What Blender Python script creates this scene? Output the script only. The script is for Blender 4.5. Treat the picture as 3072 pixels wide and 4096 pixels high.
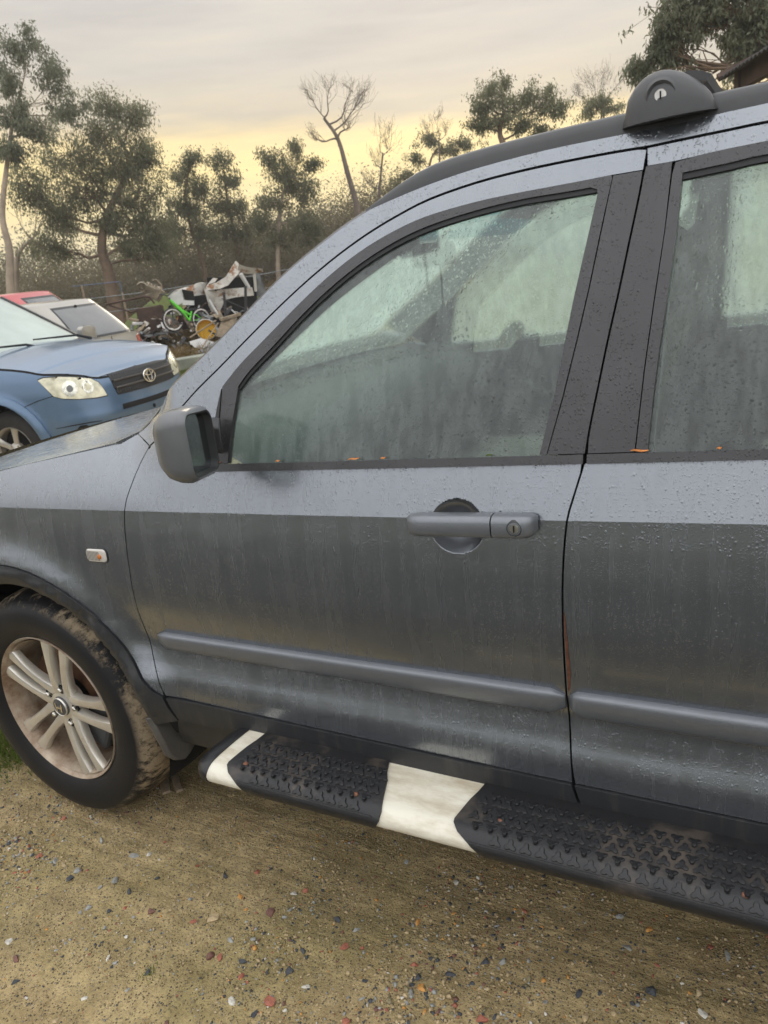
import bpy, bmesh, math, random
import numpy as np
from mathutils import Vector, Matrix

for o in list(bpy.data.objects): bpy.data.objects.remove(o)
SC = bpy.context.scene
COL = SC.collection
PI = math.pi

# ---------------------------------------------------------------- camera
CAM = (1.82, -1.205, 1.489)
yaw, pitch, roll = math.radians(28.66), math.radians(18.37), math.radians(-6.5)
fw = Vector((-math.sin(yaw)*math.cos(pitch), math.cos(yaw)*math.cos(pitch), -math.sin(pitch)))
rt = Vector((math.cos(yaw), math.sin(yaw), 0)); up = rt.cross(fw)
rt2 = rt*math.cos(roll)+up*math.sin(roll); up2 = up*math.cos(roll)-rt*math.sin(roll)
cd = bpy.data.cameras.new('camera'); cam = bpy.data.objects.new('camera', cd); COL.objects.link(cam)
cam.matrix_world = Matrix(((rt2.x, up2.x, -fw.x, CAM[0]), (rt2.y, up2.y, -fw.y, CAM[1]), (rt2.z, up2.z, -fw.z, CAM[2]), (0, 0, 0, 1)))
cd.sensor_fit = 'VERTICAL'; cd.sensor_height = 36; cd.sensor_width = 27; cd.lens = 36*3077/4096
cd.clip_start = .05; cd.clip_end = 2000
cd.dof.use_dof = True; cd.dof.focus_distance = 1.75; cd.dof.aperture_fstop = 9.0
SC.camera = cam

# ---------------------------------------------------------------- sky, sun, exposure
SUN_H = Vector((-.37, .93, 0)).normalized(); SUN_EL = math.radians(14)
W = bpy.data.worlds.new('World'); SC.world = W; W.use_nodes = True
nt = W.node_tree; nt.nodes.clear()
def wn(t, **k):
    n = nt.nodes.new(t)
    for a, v in k.items(): setattr(n, a, v)
    return n
def wmath(op, a, b=None, clamp=False):
    n = wn('ShaderNodeMath', operation=op, use_clamp=clamp)
    for i, v in enumerate((a, b)):
        if v is None: continue
        if isinstance(v, (int, float)): n.inputs[i].default_value = v
        else: nt.links.new(v, n.inputs[i])
    return n.outputs[0]
def wramp(fac, stops):
    n = wn('ShaderNodeValToRGB'); e = n.color_ramp.elements
    e[0].position, e[0].color = stops[0][0], (*stops[0][1], 1)
    e[1].position, e[1].color = stops[-1][0], (*stops[-1][1], 1)
    for p, c in stops[1:-1]:
        k = e.new(p); k.color = (*c, 1)
    nt.links.new(fac, n.inputs[0]); return n.outputs[0]
tc = wn('ShaderNodeTexCoord'); sep = wn('ShaderNodeSeparateXYZ'); nt.links.new(tc.outputs['Generated'], sep.inputs[0])
dot = wn('ShaderNodeVectorMath', operation='DOT_PRODUCT'); nt.links.new(tc.outputs['Generated'], dot.inputs[0]); dot.inputs[1].default_value = SUN_H
mp = wn('ShaderNodeMapping'); nt.links.new(tc.outputs['Generated'], mp.inputs[0]); mp.inputs['Scale'].default_value = (2.2, 2.2, 16)
ns = wn('ShaderNodeTexNoise'); nt.links.new(mp.outputs[0], ns.inputs['Vector']); ns.inputs['Scale'].default_value = 1.6; ns.inputs['Detail'].default_value = 5; ns.inputs['Roughness'].default_value = .55
lat = wn('ShaderNodeVectorMath', operation='DOT_PRODUCT'); nt.links.new(tc.outputs['Generated'], lat.inputs[0]); lat.inputs[1].default_value = (SUN_H.y, -SUN_H.x, 0)
el = wmath('ADD', sep.outputs[2], wmath('MULTIPLY', wmath('SUBTRACT', ns.outputs[0], .5), .05))
el = wmath('ADD', el, wmath('MULTIPLY', lat.outputs['Value'], .05))            # the cloud edge hangs lower on the right
warm = wramp(el, [(0, (.95,.80,.50)), (.05, (1.02,.82,.40)), (.10, (1.10,.85,.36)), (.135, (1.05,.81,.40)), (.155, (.68,.59,.45)), (.20, (.63,.575,.50)), (.29, (.62,.59,.56)), (.6, (1.2,1.2,1.2)), (1, (1.7,1.72,1.76))])
cool = wramp(sep.outputs[2], [(0, (.70,.71,.73)), (.12, (.90,.91,.94)), (.3, (1.2,1.22,1.26)), (.6, (1.5,1.52,1.56)), (1, (1.7,1.72,1.76))])
az = wmath('MULTIPLY', wmath('ADD', dot.outputs['Value'], .15), 1.15, clamp=True)
mpc = wn('ShaderNodeMapping'); nt.links.new(tc.outputs['Generated'], mpc.inputs[0]); mpc.inputs['Scale'].default_value = (1.5, 1.5, 13); mpc.inputs['Rotation'].default_value = (.03, .02, 0)
nsc = wn('ShaderNodeTexNoise'); nt.links.new(mpc.outputs[0], nsc.inputs['Vector']); nsc.inputs['Scale'].default_value = 2.3; nsc.inputs['Detail'].default_value = 6; nsc.inputs['Roughness'].default_value = .6
clouds = wramp(nsc.outputs[0], [(.30, (.86,.86,.88)), (.52, (1,1,1)), (.72, (1.14,1.11,1.04))])
mx = wn('ShaderNodeMix', data_type='RGBA'); nt.links.new(az, mx.inputs[0]); nt.links.new(cool, mx.inputs[6]); nt.links.new(warm, mx.inputs[7])
mc = wn('ShaderNodeMix', data_type='RGBA', blend_type='MULTIPLY'); mc.inputs[0].default_value = 1; nt.links.new(mx.outputs[2], mc.inputs[6]); nt.links.new(clouds, mc.inputs[7])
sky = wn('ShaderNodeTexSky', sky_type='NISHITA'); sky.sun_disc = False; sky.sun_elevation = SUN_EL; sky.sun_rotation = math.atan2(SUN_H.x, SUN_H.y)
b1 = wn('ShaderNodeBackground'); nt.links.new(mc.outputs[2], b1.inputs[0]); b1.inputs[1].default_value = .98
b2 = wn('ShaderNodeBackground'); nt.links.new(sky.outputs[0], b2.inputs[0]); b2.inputs[1].default_value = .05
ms = wn('ShaderNodeMixShader'); ms.inputs[0].default_value = .06; nt.links.new(b1.outputs[0], ms.inputs[1]); nt.links.new(b2.outputs[0], ms.inputs[2])   # thin breaks in the overcast
wo = wn('ShaderNodeOutputWorld'); nt.links.new(ms.outputs[0], wo.inputs[0])
sl = bpy.data.lights.new('sun', 'SUN'); sun = bpy.data.objects.new('sun', sl); COL.objects.link(sun)
sl.energy = .7; sl.angle = math.radians(25); sl.color = (1, .88, .68)
sd = SUN_H*math.cos(SUN_EL)+Vector((0, 0, math.sin(SUN_EL))); sun.rotation_euler = sd.to_track_quat('Z', 'Y').to_euler()
SC.view_settings.view_transform = 'Standard'; SC.view_settings.look = 'None'; SC.view_settings.exposure = 0.27; SC.view_settings.gamma = 1
SC.view_settings.use_curve_mapping = False
SC.render.engine = 'CYCLES'
SC.cycles.use_denoising = True; SC.cycles.use_adaptive_sampling = True; SC.cycles.adaptive_threshold = .025; SC.cycles.max_bounces = 6; SC.cycles.diffuse_bounces = 3; SC.cycles.glossy_bounces = 3; SC.cycles.transmission_bounces = 6; SC.cycles.transparent_max_bounces = 24; SC.cycles.sample_clamp_indirect = 6
# ---------------------------------------------------------------- shapes of the two main cars
def pchip(xs, ys):
    xs = [float(a) for a in xs]; ys = [float(a) for a in ys]
    n = len(xs); h = [xs[i+1]-xs[i] for i in range(n-1)]; d = [(ys[i+1]-ys[i])/h[i] for i in range(n-1)]
    m = [0.0]*n
    for i in range(1, n-1):
        if d[i-1]*d[i] > 0:
            w1 = 2*h[i]+h[i-1]; w2 = h[i]+2*h[i-1]; m[i] = (w1+w2)/(w1/d[i-1]+w2/d[i])
    m[0] = d[0]; m[-1] = d[-1]
    def ev(t):
        t = min(max(t, xs[0]), xs[-1])
        i = 0
        while i < n-2 and t > xs[i+1]: i += 1
        s = (t-xs[i])/h[i]
        return (2*s**3-3*s*s+1)*ys[i]+(s**3-2*s*s+s)*h[i]*m[i]+(-2*s**3+3*s*s)*ys[i+1]+(s**3-s*s)*h[i]*m[i+1]
    return ev

def smooth(a, b, t):
    t = min(1.0, max(0.0, (t-a)/(b-a))); return t*t*(3-2*t)

YC = 0.89                                       # half width of the grey car: its centre plane is y = YC
def crease_z(x): return 1.003+.039*(x-.742)
def belt_z(x): return 1.088+.047*(x-.742)
PR = pchip(*zip((.20,.09),(.30,.05),(.36,.022),(.43,.006),(.49,.0),(.54,.001),(.60,.016),(.64,.022),(.70,.012),(.76,.004),(.82,.0),(.88,.0004),(.94,.003),(1.003,.0085)))
def side_y(x, z):                               # outer skin of the grey car's left side, y measured inward
    c = crease_z(x); b = belt_z(x)
    if z <= c:
        zz = z*1.003/c
        y = PR(z if z < .7 else zz if z > .75 else z+(zz-z)*(z-.7)/.05)
        if x < .45 and z < .7:                  # the hollow under the moulding fades out in the wing
            y += (PR(.72)-y)*smooth(.45, .30, x)*smooth(.40, .5, z)
    elif z <= b: y = .0085+.0305*(z-c)/(b-c)
    else:
        h = z-b; y = .039+.26*h+.14*h*h
    if z > c and x < .62:
        w = smooth(.62, .45, x); h = z-c
        yf = .0085+.28*h+2.2*h*h if h < .25 else .216+(h-.25)*1.4
        y = y*(1-w)+yf*w
    y += .012*((x-1.5)/1.2)**2 if x < 1.5 else .010*((x-1.5)/1.2)**2
    if x < -.2: y += .16*(x+.2)**2
    for wx in (0.0, 2.62):                      # flare round the wheel arches
        if abs(x-wx) < .7:
            r = math.hypot(x-wx, z-.355); y -= .020*math.exp(-((r-.455)/.055)**2)*smooth(.30, .55, z)
    return y

# blue car: perimeter parameter s (0 at the middle of the nose, + towards its left), height z
RPL = [(0,0),(-.010,.25),(-.045,.5),(-.13,.70),(-.29,.84),(-.5,.885),(-.9,.905),(-2.0,.905),(-3.6,.90),(-4.1,.86),(-4.28,.70),(-4.33,.35),(-4.34,0)]
def make_perimeter(pts):
    P = []
    ext = [(pts[1][0], -pts[1][1])]+pts+[(pts[-2][0], -pts[-2][1])]
    for i in range(1, len(ext)-2):
        p0, p1, p2, p3 = ext[i-1:i+3]
        for k in range(24):
            t = k/24
            P.append(tuple(.5*((2*p1[j])+(-p0[j]+p2[j])*t+(2*p0[j]-5*p1[j]+4*p2[j]-p3[j])*t*t+(-p0[j]+3*p1[j]-3*p2[j]+p3[j])*t**3) for j in (0, 1)))
    P.append(pts[-1])
    S = [0.0]
    for i in range(1, len(P)): S.append(S[-1]+math.hypot(P[i][0]-P[i-1][0], P[i][1]-P[i-1][1]))
    def ev(s):
        a = min(abs(s), S[-1]-1e-6); lo, hi = 0, len(S)-1
        while hi-lo > 1:
            m = (lo+hi)//2
            if S[m] <= a: lo = m
            else: hi = m
        t = (a-S[lo])/(S[hi]-S[lo])
        x = P[lo][0]+(P[hi][0]-P[lo][0])*t; y = P[lo][1]+(P[hi][1]-P[lo][1])*t
        i0 = max(lo-2, 0); i1 = min(hi+2, len(P)-1)
        tx = P[i1][0]-P[i0][0]; ty = P[i1][1]-P[i0][1]; l = math.hypot(tx, ty)
        if lo < 2 : tx, ty, l = 0, 1, 1
        nx, ny = ty/l, -tx/l                    # outward
        sg = 1 if s >= 0 else -1
        return x, y*sg, nx, ny*sg
    return ev, S[-1]
RPER, RLEN = make_perimeter(RPL)
RFRONT = pchip((.18,.25,.35,.45,.58,.66,.74,.84,.92,.98,1.04),(.16,.08,.03,.005,.0,.015,.03,.055,.10,.17,.30))
RSIDE = pchip((.18,.25,.40,.60,.80,.92,1.0,1.06,1.12),(.06,.03,.012,.0,.002,.015,.035,.06,.10))
def rav_map(s, z):                              # local x forward, y left, z up; nose at x = 0
    x, y, nx, ny = RPER(s)
    a = abs(s); w = smooth(.55, 1.05, a)
    d = RFRONT(z)*(1-w)+RSIDE(z)*w
    r = math.hypot(x+.87, z-.35)
    if a > .6 and a < 2: d -= .025*math.exp(-((r-.44)/.05)**2)*smooth(.65, .9, a)
    return (x-nx*d, y-ny*d, z)
RAV_POS = (-3.27, 3.99, -.123); RAV_HEAD = math.radians(6.0)
# ---------------------------------------------------------------- helpers
from mathutils.geometry import delaunay_2d_cdt
def tag(o, label=None, cat=None, group=None, kind=None):
    if label: o['label'] = label
    if cat: o['category'] = cat
    if group: o['group'] = group
    if kind: o['kind'] = kind
    return o
def empty(name, loc=(0, 0, 0), rz=0):
    o = bpy.data.objects.new(name, None); o.location = loc; o.rotation_euler = (0, 0, rz); o.empty_display_size = .1; COL.objects.link(o); return o
def put(me, name, mat=None, parent=None, loc=None, rot=None):
    o = bpy.data.objects.new(name, me); COL.objects.link(o)
    if mat is not None:
        for m in (mat if isinstance(mat, (list, tuple)) else [mat]): me.materials.append(m)
    if parent is not None: o.parent = parent
    if loc is not None: o.location = loc
    if rot is not None: o.rotation_euler = rot
    return o
def catmull(pts, n=6, closed=False):
    P = [tuple(p) for p in pts]; out = []; m = len(P)
    rng = range(m if closed else m-1)
    for i in rng:
        if closed: p0, p1, p2, p3 = P[i-1], P[i], P[(i+1) % m], P[(i+2) % m]
        else:
            p1, p2 = P[i], P[i+1]
            p0 = P[i-1] if i > 0 else tuple(2*a-b for a, b in zip(p1, p2)); p3 = P[i+2] if i+2 < m else tuple(2*a-b for a, b in zip(p2, p1))
        for k in range(n):
            t = k/n
            out.append(tuple(.5*(2*b+(-a+c)*t+(2*a-5*b+4*c-d)*t*t+(-a+3*b-3*c+d)*t**3) for a, b, c, d in zip(p0, p1, p2, p3)))
    if not closed: out.append(P[-1])
    return out
class MB:
    def __init__(s): s.v = []; s.f = []; s.mi = []; s.cur = 0
    def add(s, V, Fc):
        b = len(s.v); s.v += [tuple(p) for p in V]
        for f in Fc: s.f.append(tuple(i+b for i in f)); s.mi.append(s.cur)
        return s
    def box(s, c, size, rot=None, taper=1.0):
        x, y, z = (a/2 for a in size); V = []
        for k in (-1, 1):
            q = taper if k > 0 else 1
            V += [Vector((-x*q, -y*q, k*z)), Vector((x*q, -y*q, k*z)), Vector((x*q, y*q, k*z)), Vector((-x*q, y*q, k*z))]
        if rot is not None:
            R = rot if isinstance(rot, Matrix) else Matrix.Rotation(rot[2], 3, 'Z') @ Matrix.Rotation(rot[1], 3, 'Y') @ Matrix.Rotation(rot[0], 3, 'X')
            V = [R @ p for p in V]
        V = [p+Vector(c) for p in V]
        return s.add(V, [(3,2,1,0),(4,5,6,7),(0,1,5,4),(1,2,6,5),(2,3,7,6),(3,0,4,7)])
    def tube(s, path, rad, n=8, caps=True, flat=None):
        P = [Vector(p) for p in path]; R = rad if isinstance(rad, (list, tuple)) else [rad]*len(P)
        V = []; prev = None
        for i, p in enumerate(P):
            t = (P[min(i+1, len(P)-1)]-P[max(i-1, 0)]).normalized()
            if prev is None:
                a = Vector((0, 0, 1)) if abs(t.z) < .9 else Vector((1, 0, 0)); u = t.cross(a).normalized()
            else: u = (prev-t*prev.dot(t)).normalized()
            prev = u; w = t.cross(u)
            for k in range(n):
                A = 2*PI*k/n; V.append(p+(u*math.cos(A)+w*math.sin(A))*R[i])
        Fc = []
        for i in range(len(P)-1):
            for k in range(n): Fc.append((i*n+k, i*n+(k+1) % n, (i+1)*n+(k+1) % n, (i+1)*n+k))
        if caps: Fc.append(tuple(range(n-1, -1, -1))); Fc.append(tuple((len(P)-1)*n+k for k in range(n)))
        return s.add(V, Fc)
    def loft(s, rings, closed=True, cap0=False, cap1=False, ringclosed=False):
        n = len(rings[0]); V = [p for r in rings for p in r]; Fc = []; m = len(rings)
        for i in range(m if ringclosed else m-1):
            j = (i+1) % m
            for k in range(n if closed else n-1):
                Fc.append((i*n+k, i*n+(k+1) % n, j*n+(k+1) % n, j*n+k))
        if cap0: Fc.append(tuple(range(n-1, -1, -1)))
        if cap1: Fc.append(tuple((m-1)*n+k for k in range(n)))
        return s.add(V, Fc)
    def lathe(s, prof, n=48, M=None, a0=0, a1=2*PI):   # profile (radius, height) about local Y
        full = abs(a1-a0-2*PI) < 1e-6; cnt = n if full else n+1; rings = []
        for i in range(cnt):
            A = a0+(a1-a0)*i/n
            r = [Vector((R*math.cos(A), h, R*math.sin(A))) for R, h in prof]
            if M is not None: r = [M @ p for p in r]
            rings.append(r)
        return s.loft(rings, closed=False, ringclosed=full)
    def prism(s, poly, d, M=None):                       # polygon (x, z) extruded along +y by d
        n = len(poly); V = [Vector((x, 0, z)) for x, z in poly]+[Vector((x, d, z)) for x, z in poly]
        if M is not None: V = [M @ p for p in V]
        return s.add(V, [tuple(range(n)), tuple(range(2*n-1, n-1, -1))]+[(i+n, (i+1) % n+n, (i+1) % n, i) for i in range(n)])
    def build(s, name, mat=None, parent=None, smooth_deg=None, bevel=0, loc=None, rot=None, seg=2, subsurf=0):
        me = bpy.data.meshes.new(name); me.from_pydata([tuple(p) for p in s.v], [], s.f)
        bm = bmesh.new(); bm.from_mesh(me); bmesh.ops.recalc_face_normals(bm, faces=bm.faces); bm.to_mesh(me); bm.free()
        if max(s.mi, default=0) > 0: me.polygons.foreach_set('material_index', s.mi)
        if smooth_deg is not None:
            me.polygons.foreach_set('use_smooth', [True]*len(me.polygons))
            if smooth_deg < 180: me.set_sharp_from_angle(angle=math.radians(smooth_deg))
        o = put(me, name, mat, parent, loc, rot)
        if bevel:
            b = o.modifiers.new('bevel', 'BEVEL'); b.width = bevel; b.segments = seg; b.limit_method = 'ANGLE'; b.angle_limit = math.radians(35)
        if subsurf:
            b = o.modifiers.new('sub', 'SUBSURF'); b.levels = subsurf; b.render_levels = subsurf
        return o

def patch(name, poly, fmap, mat, parent=None, step=(.03, .03), fine=None, flange=.012, out=Vector((0, -1, 0)), lip=.0):
    """polygon in a surface's (u, v) laid on the surface fmap(u, v) as a panel with turned-in edges"""
    clean = [poly[0]]
    for p in poly[1:]:
        if math.dist(p, clean[-1]) > 4e-4: clean.append(p)
    if math.dist(clean[0], clean[-1]) < 4e-4: clean.pop()
    poly = clean; npy = len(poly)
    rv, re_, rf, _, _, _ = delaunay_2d_cdt([Vector((float(u), float(v))) for u, v in poly], [(i, (i+1) % npy) for i in range(npy)], [list(range(npy))], 1, 1e-6)
    bm = bmesh.new(); vs = [bm.verts.new((p.x, p.y, 0)) for p in rv]
    for f in rf: bm.faces.new([vs[i] for i in f])
    us = [p[0] for p in poly]; vv = [p[1] for p in poly]
    lu = list(np.arange(min(us)+step[0]*.37, max(us), step[0])); lv = list(np.arange(min(vv)+step[1]*.37, max(vv), step[1]))
    if fine:
        for (u0, u1, v0, v1, st) in fine:
            lu = [a for a in lu if not u0 <= a <= u1]+list(np.arange(u0, u1, st)); lv = [a for a in lv if not v0 <= a <= v1]+list(np.arange(v0, v1, st))
    for a in lu: bmesh.ops.bisect_plane(bm, geom=bm.verts[:]+bm.edges[:]+bm.faces[:], dist=1e-6, plane_co=(a, 0, 0), plane_no=(1, 0, 0))
    for a in lv: bmesh.ops.bisect_plane(bm, geom=bm.verts[:]+bm.edges[:]+bm.faces[:], dist=1e-6, plane_co=(0, a, 0), plane_no=(0, 1, 0))
    bm.verts.index_update()
    UV = [(v.co.x, v.co.y) for v in bm.verts]; faces = [[v.index for v in f.verts] for f in bm.faces]
    bedges = [(e.verts[0].index, e.verts[1].index) for e in bm.edges if len(e.link_faces) == 1]
    bm.free()
    e = 4e-4; P = []; Nn = []
    cx, cy = sum(us)/len(us), sum(vv)/len(vv)
    for u, v in UV:
        p = Vector(fmap(u, v)); n = (Vector(fmap(u+e, v))-Vector(fmap(u-e, v))).cross(Vector(fmap(u, v+e))-Vector(fmap(u, v-e)))
        n.normalize(); P.append(p); Nn.append(n)
    flip = sum(n.dot(out) for n in Nn) < 0 if isinstance(out, Vector) else out
    if flip: Nn = [-n for n in Nn]
    f2 = []
    for f in faces:
        a, b, c = (P[i] for i in f[:3]); g = Vector((0, 0, 0))
        for i in range(len(f)): g += P[f[i]].cross(P[f[(i+1) % len(f)]])
        if g.dot(Nn[f[0]]) < 0: f = f[::-1]
        f2.append(f)
    nv = len(P); V = list(P); lnorm = []
    for f in f2: lnorm += [tuple(Nn[i]) for i in f]
    if flange:
        for a, b in bedges:
            k = len(V); V += [P[a], P[b], P[b]-Nn[b]*flange, P[a]-Nn[a]*flange]
            q = [k, k+1, k+2, k+3]
            g = (V[k+1]-V[k]).cross(V[k+2]-V[k+1])
            f2.append(q); lnorm += [tuple(g.normalized() if g.length > 1e-12 else Nn[a])]*4
    me = bpy.data.meshes.new(name); me.from_pydata([tuple(p) for p in V], [], f2)
    me.polygons.foreach_set('use_smooth', [True]*len(me.polygons))
    try: me.normals_split_custom_set(lnorm)
    except Exception as ex: print('normals', name, ex)
    return put(me, name, mat, parent)
# ---------------------------------------------------------------- materials
class NT:
    def __init__(s, name):
        s.m = bpy.data.materials.new(name); s.m.use_nodes = True; s.t = s.m.node_tree; s.t.nodes.clear(); s.out = s.n('ShaderNodeOutputMaterial')
        s._tc = None
    def n(s, t, **k):
        n = s.t.nodes.new(t)
        for a, v in k.items(): setattr(n, a, v)
        return n
    def l(s, a, b): s.t.links.new(a, b)
    def set(s, inp, v):
        if v is None: return
        if isinstance(v, bpy.types.NodeSocket): s.l(v, inp)
        elif isinstance(v, (tuple, list)) and len(v) == 3 and inp.type == 'RGBA': inp.default_value = (*v, 1)
        else: inp.default_value = v
    def co(s, scale=(1, 1, 1), kind='Object', loc=(0, 0, 0)):
        if s._tc is None: s._tc = s.n('ShaderNodeTexCoord')
        m = s.n('ShaderNodeMapping'); s.l(s._tc.outputs[kind], m.inputs[0]); m.inputs['Scale'].default_value = scale; m.inputs['Location'].default_value = loc; return m.outputs[0]
    def noise(s, vec, scale=5, detail=3, rough=.5, dist=0):
        n = s.n('ShaderNodeTexNoise'); s.l(vec, n.inputs['Vector']); n.inputs['Scale'].default_value = scale; n.inputs['Detail'].default_value = detail; n.inputs['Roughness'].default_value = rough; n.inputs['Distortion'].default_value = dist
        return n.outputs[0]
    def vor(s, vec, scale=5, feature='F1', out='Distance', rnd=1):
        n = s.n('ShaderNodeTexVoronoi', feature=feature); s.l(vec, n.inputs['Vector']); n.inputs['Scale'].default_value = scale; n.inputs['Randomness'].default_value = rnd
        return n.outputs[out]
    def ramp(s, fac, stops, interp='LINEAR'):
        n = s.n('ShaderNodeValToRGB'); e = n.color_ramp.elements; n.color_ramp.interpolation = interp
        col = lambda c: (c, c, c, 1) if isinstance(c, (int, float)) else (*c, 1)
        e[0].position, e[0].color = stops[0][0], col(stops[0][1]); e[1].position, e[1].color = stops[-1][0], col(stops[-1][1])
        for p, c in stops[1:-1]: e.new(p).color = col(c)
        s.l(fac, n.inputs[0]); return n.outputs[0]
    def math(s, op, a, b=None, clamp=False):
        n = s.n('ShaderNodeMath', operation=op, use_clamp=clamp)
        s.set(n.inputs[0], a); s.set(n.inputs[1], b); return n.outputs[0]
    def mix(s, fac, a, b, blend='MIX'):
        n = s.n('ShaderNodeMix', data_type='RGBA', blend_type=blend); s.set(n.inputs[0], fac); s.set(n.inputs[6], a); s.set(n.inputs[7], b); return n.outputs[2]
    def fmix(s, fac, a, b):
        n = s.n('ShaderNodeMix', data_type='FLOAT'); s.set(n.inputs[0], fac); s.set(n.inputs[2], a); s.set(n.inputs[3], b); return n.outputs[0]
    def bump(s, h, strength=.3, dist=.01, normal=None):
        n = s.n('ShaderNodeBump'); s.l(h, n.inputs['Height']); n.inputs['Strength'].default_value = strength; n.inputs['Distance'].default_value = dist
        if normal is not None: s.l(normal, n.inputs['Normal'])
        return n.outputs[0]
    def pbsdf(s, color, rough=.5, metal=0, normal=None, coat=0, coat_rough=.05, coat_normal=None, spec=None, emit=None, sub=0, trans=0, alpha=None, sheen=0):
        b = s.n('ShaderNodeBsdfPrincipled')
        s.set(b.inputs['Base Color'], color); s.set(b.inputs['Roughness'], rough); s.set(b.inputs['Metallic'], metal); s.set(b.inputs['Normal'], normal)
        s.set(b.inputs['Coat Weight'], coat); s.set(b.inputs['Coat Roughness'], coat_rough); s.set(b.inputs['Coat Normal'], coat_normal); s.set(b.inputs['Specular IOR Level'], spec); s.set(b.inputs['Transmission Weight'], trans); s.set(b.inputs['Alpha'], alpha); s.set(b.inputs['Sheen Weight'], sheen)
        return b.outputs[0]
    def done(s, sh): s.l(sh, s.out.inputs[0]); return s.m

def simple(name, color, rough=.5, metal=0, vary=.12, scale=8, bump=0, bscale=60, coat=0, spec=None, kind='Object'):
    t = NT(name); c = t.co(kind=kind); n = t.noise(c, scale, 5, .6)
    lo = tuple(a*(1-vary) for a in color); hi = tuple(min(1, a*(1+vary)) for a in color)
    col = t.ramp(n, [(.3, lo), (.7, hi)]); nm = None
    if bump: nm = t.bump(t.noise(c, bscale, 4, .6), bump, .01)
    r = t.fmix(n, max(0, rough-.06), min(1, rough+.06))
    return t.done(t.pbsdf(col, r, metal, nm, coat, spec=spec))

def drops(t, small=230., big=105., amount=.5, streaky=True, streak=26):
    """height of beaded dew and water runs on an upright surface; returns (height, dew mask)"""
    c = t.co(); cs = t.co((streak, streak, 1.1)); st = t.noise(cs, 1.0, 3, .6)
    st2 = t.noise(t.co((70, 70, 2.2)), 1.0, 2, .5)
    dew = t.ramp(t.math('ADD', t.math('MULTIPLY', st, .7), t.math('MULTIPLY', st2, .3)), [(.40, 0.), (.56, 1.)]) if streaky else t.ramp(t.noise(c, 9, 3), [(.35, 0.), (.55, 1.)])
    cd_ = t.co((1, 1, .72))
    def vd(sc):
        n = t.n('ShaderNodeTexVoronoi'); t.l(cd_, n.inputs['Vector']); n.inputs['Scale'].default_value = sc; return n.outputs['Distance'], n.outputs['Color']
    a1, b1_ = vd(small); a2, b2_ = vd(big)
    d1 = t.ramp(a1, [(.0, 1.), (.28, .8), (.42, 0.)], 'EASE'); sel = t.ramp(b1_, [(1-amount-.02, 0.), (1-amount+.02, 1.)])
    d2 = t.ramp(a2, [(.0, 1.), (.22, .85), (.34, 0.)], 'EASE'); sel2 = t.ramp(b2_, [(.72, 0.), (.76, 1.)])
    h1 = t.math('MULTIPLY', t.math('MULTIPLY', d1, sel), dew); h2 = t.math('MULTIPLY', t.math('MULTIPLY', d2, sel2), t.ramp(dew, [(0, .25), (1, 1.)]))
    return t.math('MAXIMUM', h1, t.math('MULTIPLY', h2, 1.6)), dew

def wet_paint(name, color, rough=.36, dropn=.35, coat=1.0, metal=.88, small=230., big=105.):
    t = NT(name); h, dew = drops(t, small, big); c = t.co()
    fl = t.noise(c, 900, 1); big_ = t.noise(t.co((3, 3, 2)), 1.3, 4, .55)
    col = t.mix(t.math('MULTIPLY', fl, .25), color, tuple(a*1.5 for a in color))
    dirt = t.ramp(t.noise(t.co((38, 38, 1.4), loc=(3, 1, 0)), 1, 3, .6), [(.5, 0.), (.72, 1.)])
    col = t.mix(t.math('MULTIPLY', dirt, .10), col, tuple(a*.55 for a in color))
    spk = t.ramp(t.vor(c, 22), [(.0, 1.), (.012, 1.), (.02, 0.)]); col = t.mix(t.math('MULTIPLY', spk, .7), col, (.55, .55, .52))
    r = t.fmix(dew, rough-.02, rough+.03); r = t.math('ADD', r, t.math('MULTIPLY', big_, .06))
    nm = t.bump(h, dropn, .0035)
    cr = t.fmix(dew, .08, .18)
    return t.done(t.pbsdf(col, r, metal, nm, coat, cr, nm))

M = {}
M['paint'] = wet_paint('grey_metallic_paint', (.225, .24, .262), rough=.22, dropn=.26, small=330., big=150.)
M['paint_top'] = wet_paint('grey_metallic_paint_beaded', (.225, .24, .262), rough=.22, dropn=.40, small=230., big=115.)
M['satin'] = wet_paint('satin_painted_plastic', (.18, .19, .205), rough=.38, dropn=.2, coat=.25, metal=.55, small=330., big=150.)
M['satin_dry'] = simple('smooth_recess_paint', (.24, .255, .28), .30, .8, vary=.04, coat=.6)
M['trim'] = (lambda t: (lambda h: t.done(t.pbsdf(t.ramp(t.noise(t.co(), 14, 4), [(.3, (.030, .029, .031)), (.7, (.042, .040, .043))]), .42, 0, t.bump(h[0], .5, .0035), .25, .2, spec=.6)))(drops(t, 260., 130.)))(NT('damp_black_trim'))
M['plastic'] = simple('weathered_black_plastic', (.032, .032, .033), .5, vary=.3, scale=5, bump=.12, bscale=900)
M['cladding'] = (lambda t: t.done(t.pbsdf(t.mix(t.ramp(t.noise(t.co((40, 40, 5)), 1, 4, .65), [(.52, 0.), (.75, .35)]), (.024, .025, .027), (.10, .09, .075)), .44, 0, t.bump(t.noise(t.co(), 700, 2), .06, .01), spec=.45)))(NT('lower_cladding'))
M['rubber'] = simple('black_rubber_seal', (.012, .012, .013), .55, vary=.25)
M['rail'] = simple('grey_roof_rail_plastic', (.055, .055, .056), .42, vary=.12, scale=12, bump=.1, bscale=1200)
M['gap'] = simple('dark_cavity', (.006, .006, .006), .9)
M['chrome'] = simple('chrome', (.72, .70, .66), .16, 1, vary=.08)
M['lockmetal'] = simple('lock_cylinder_metal', (.62, .60, .55), .3, 1, vary=.2, scale=80)
M['mirrorglass'] = simple('mirror_glass', (.42, .46, .46), .12, 1, vary=.15, scale=30)
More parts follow.
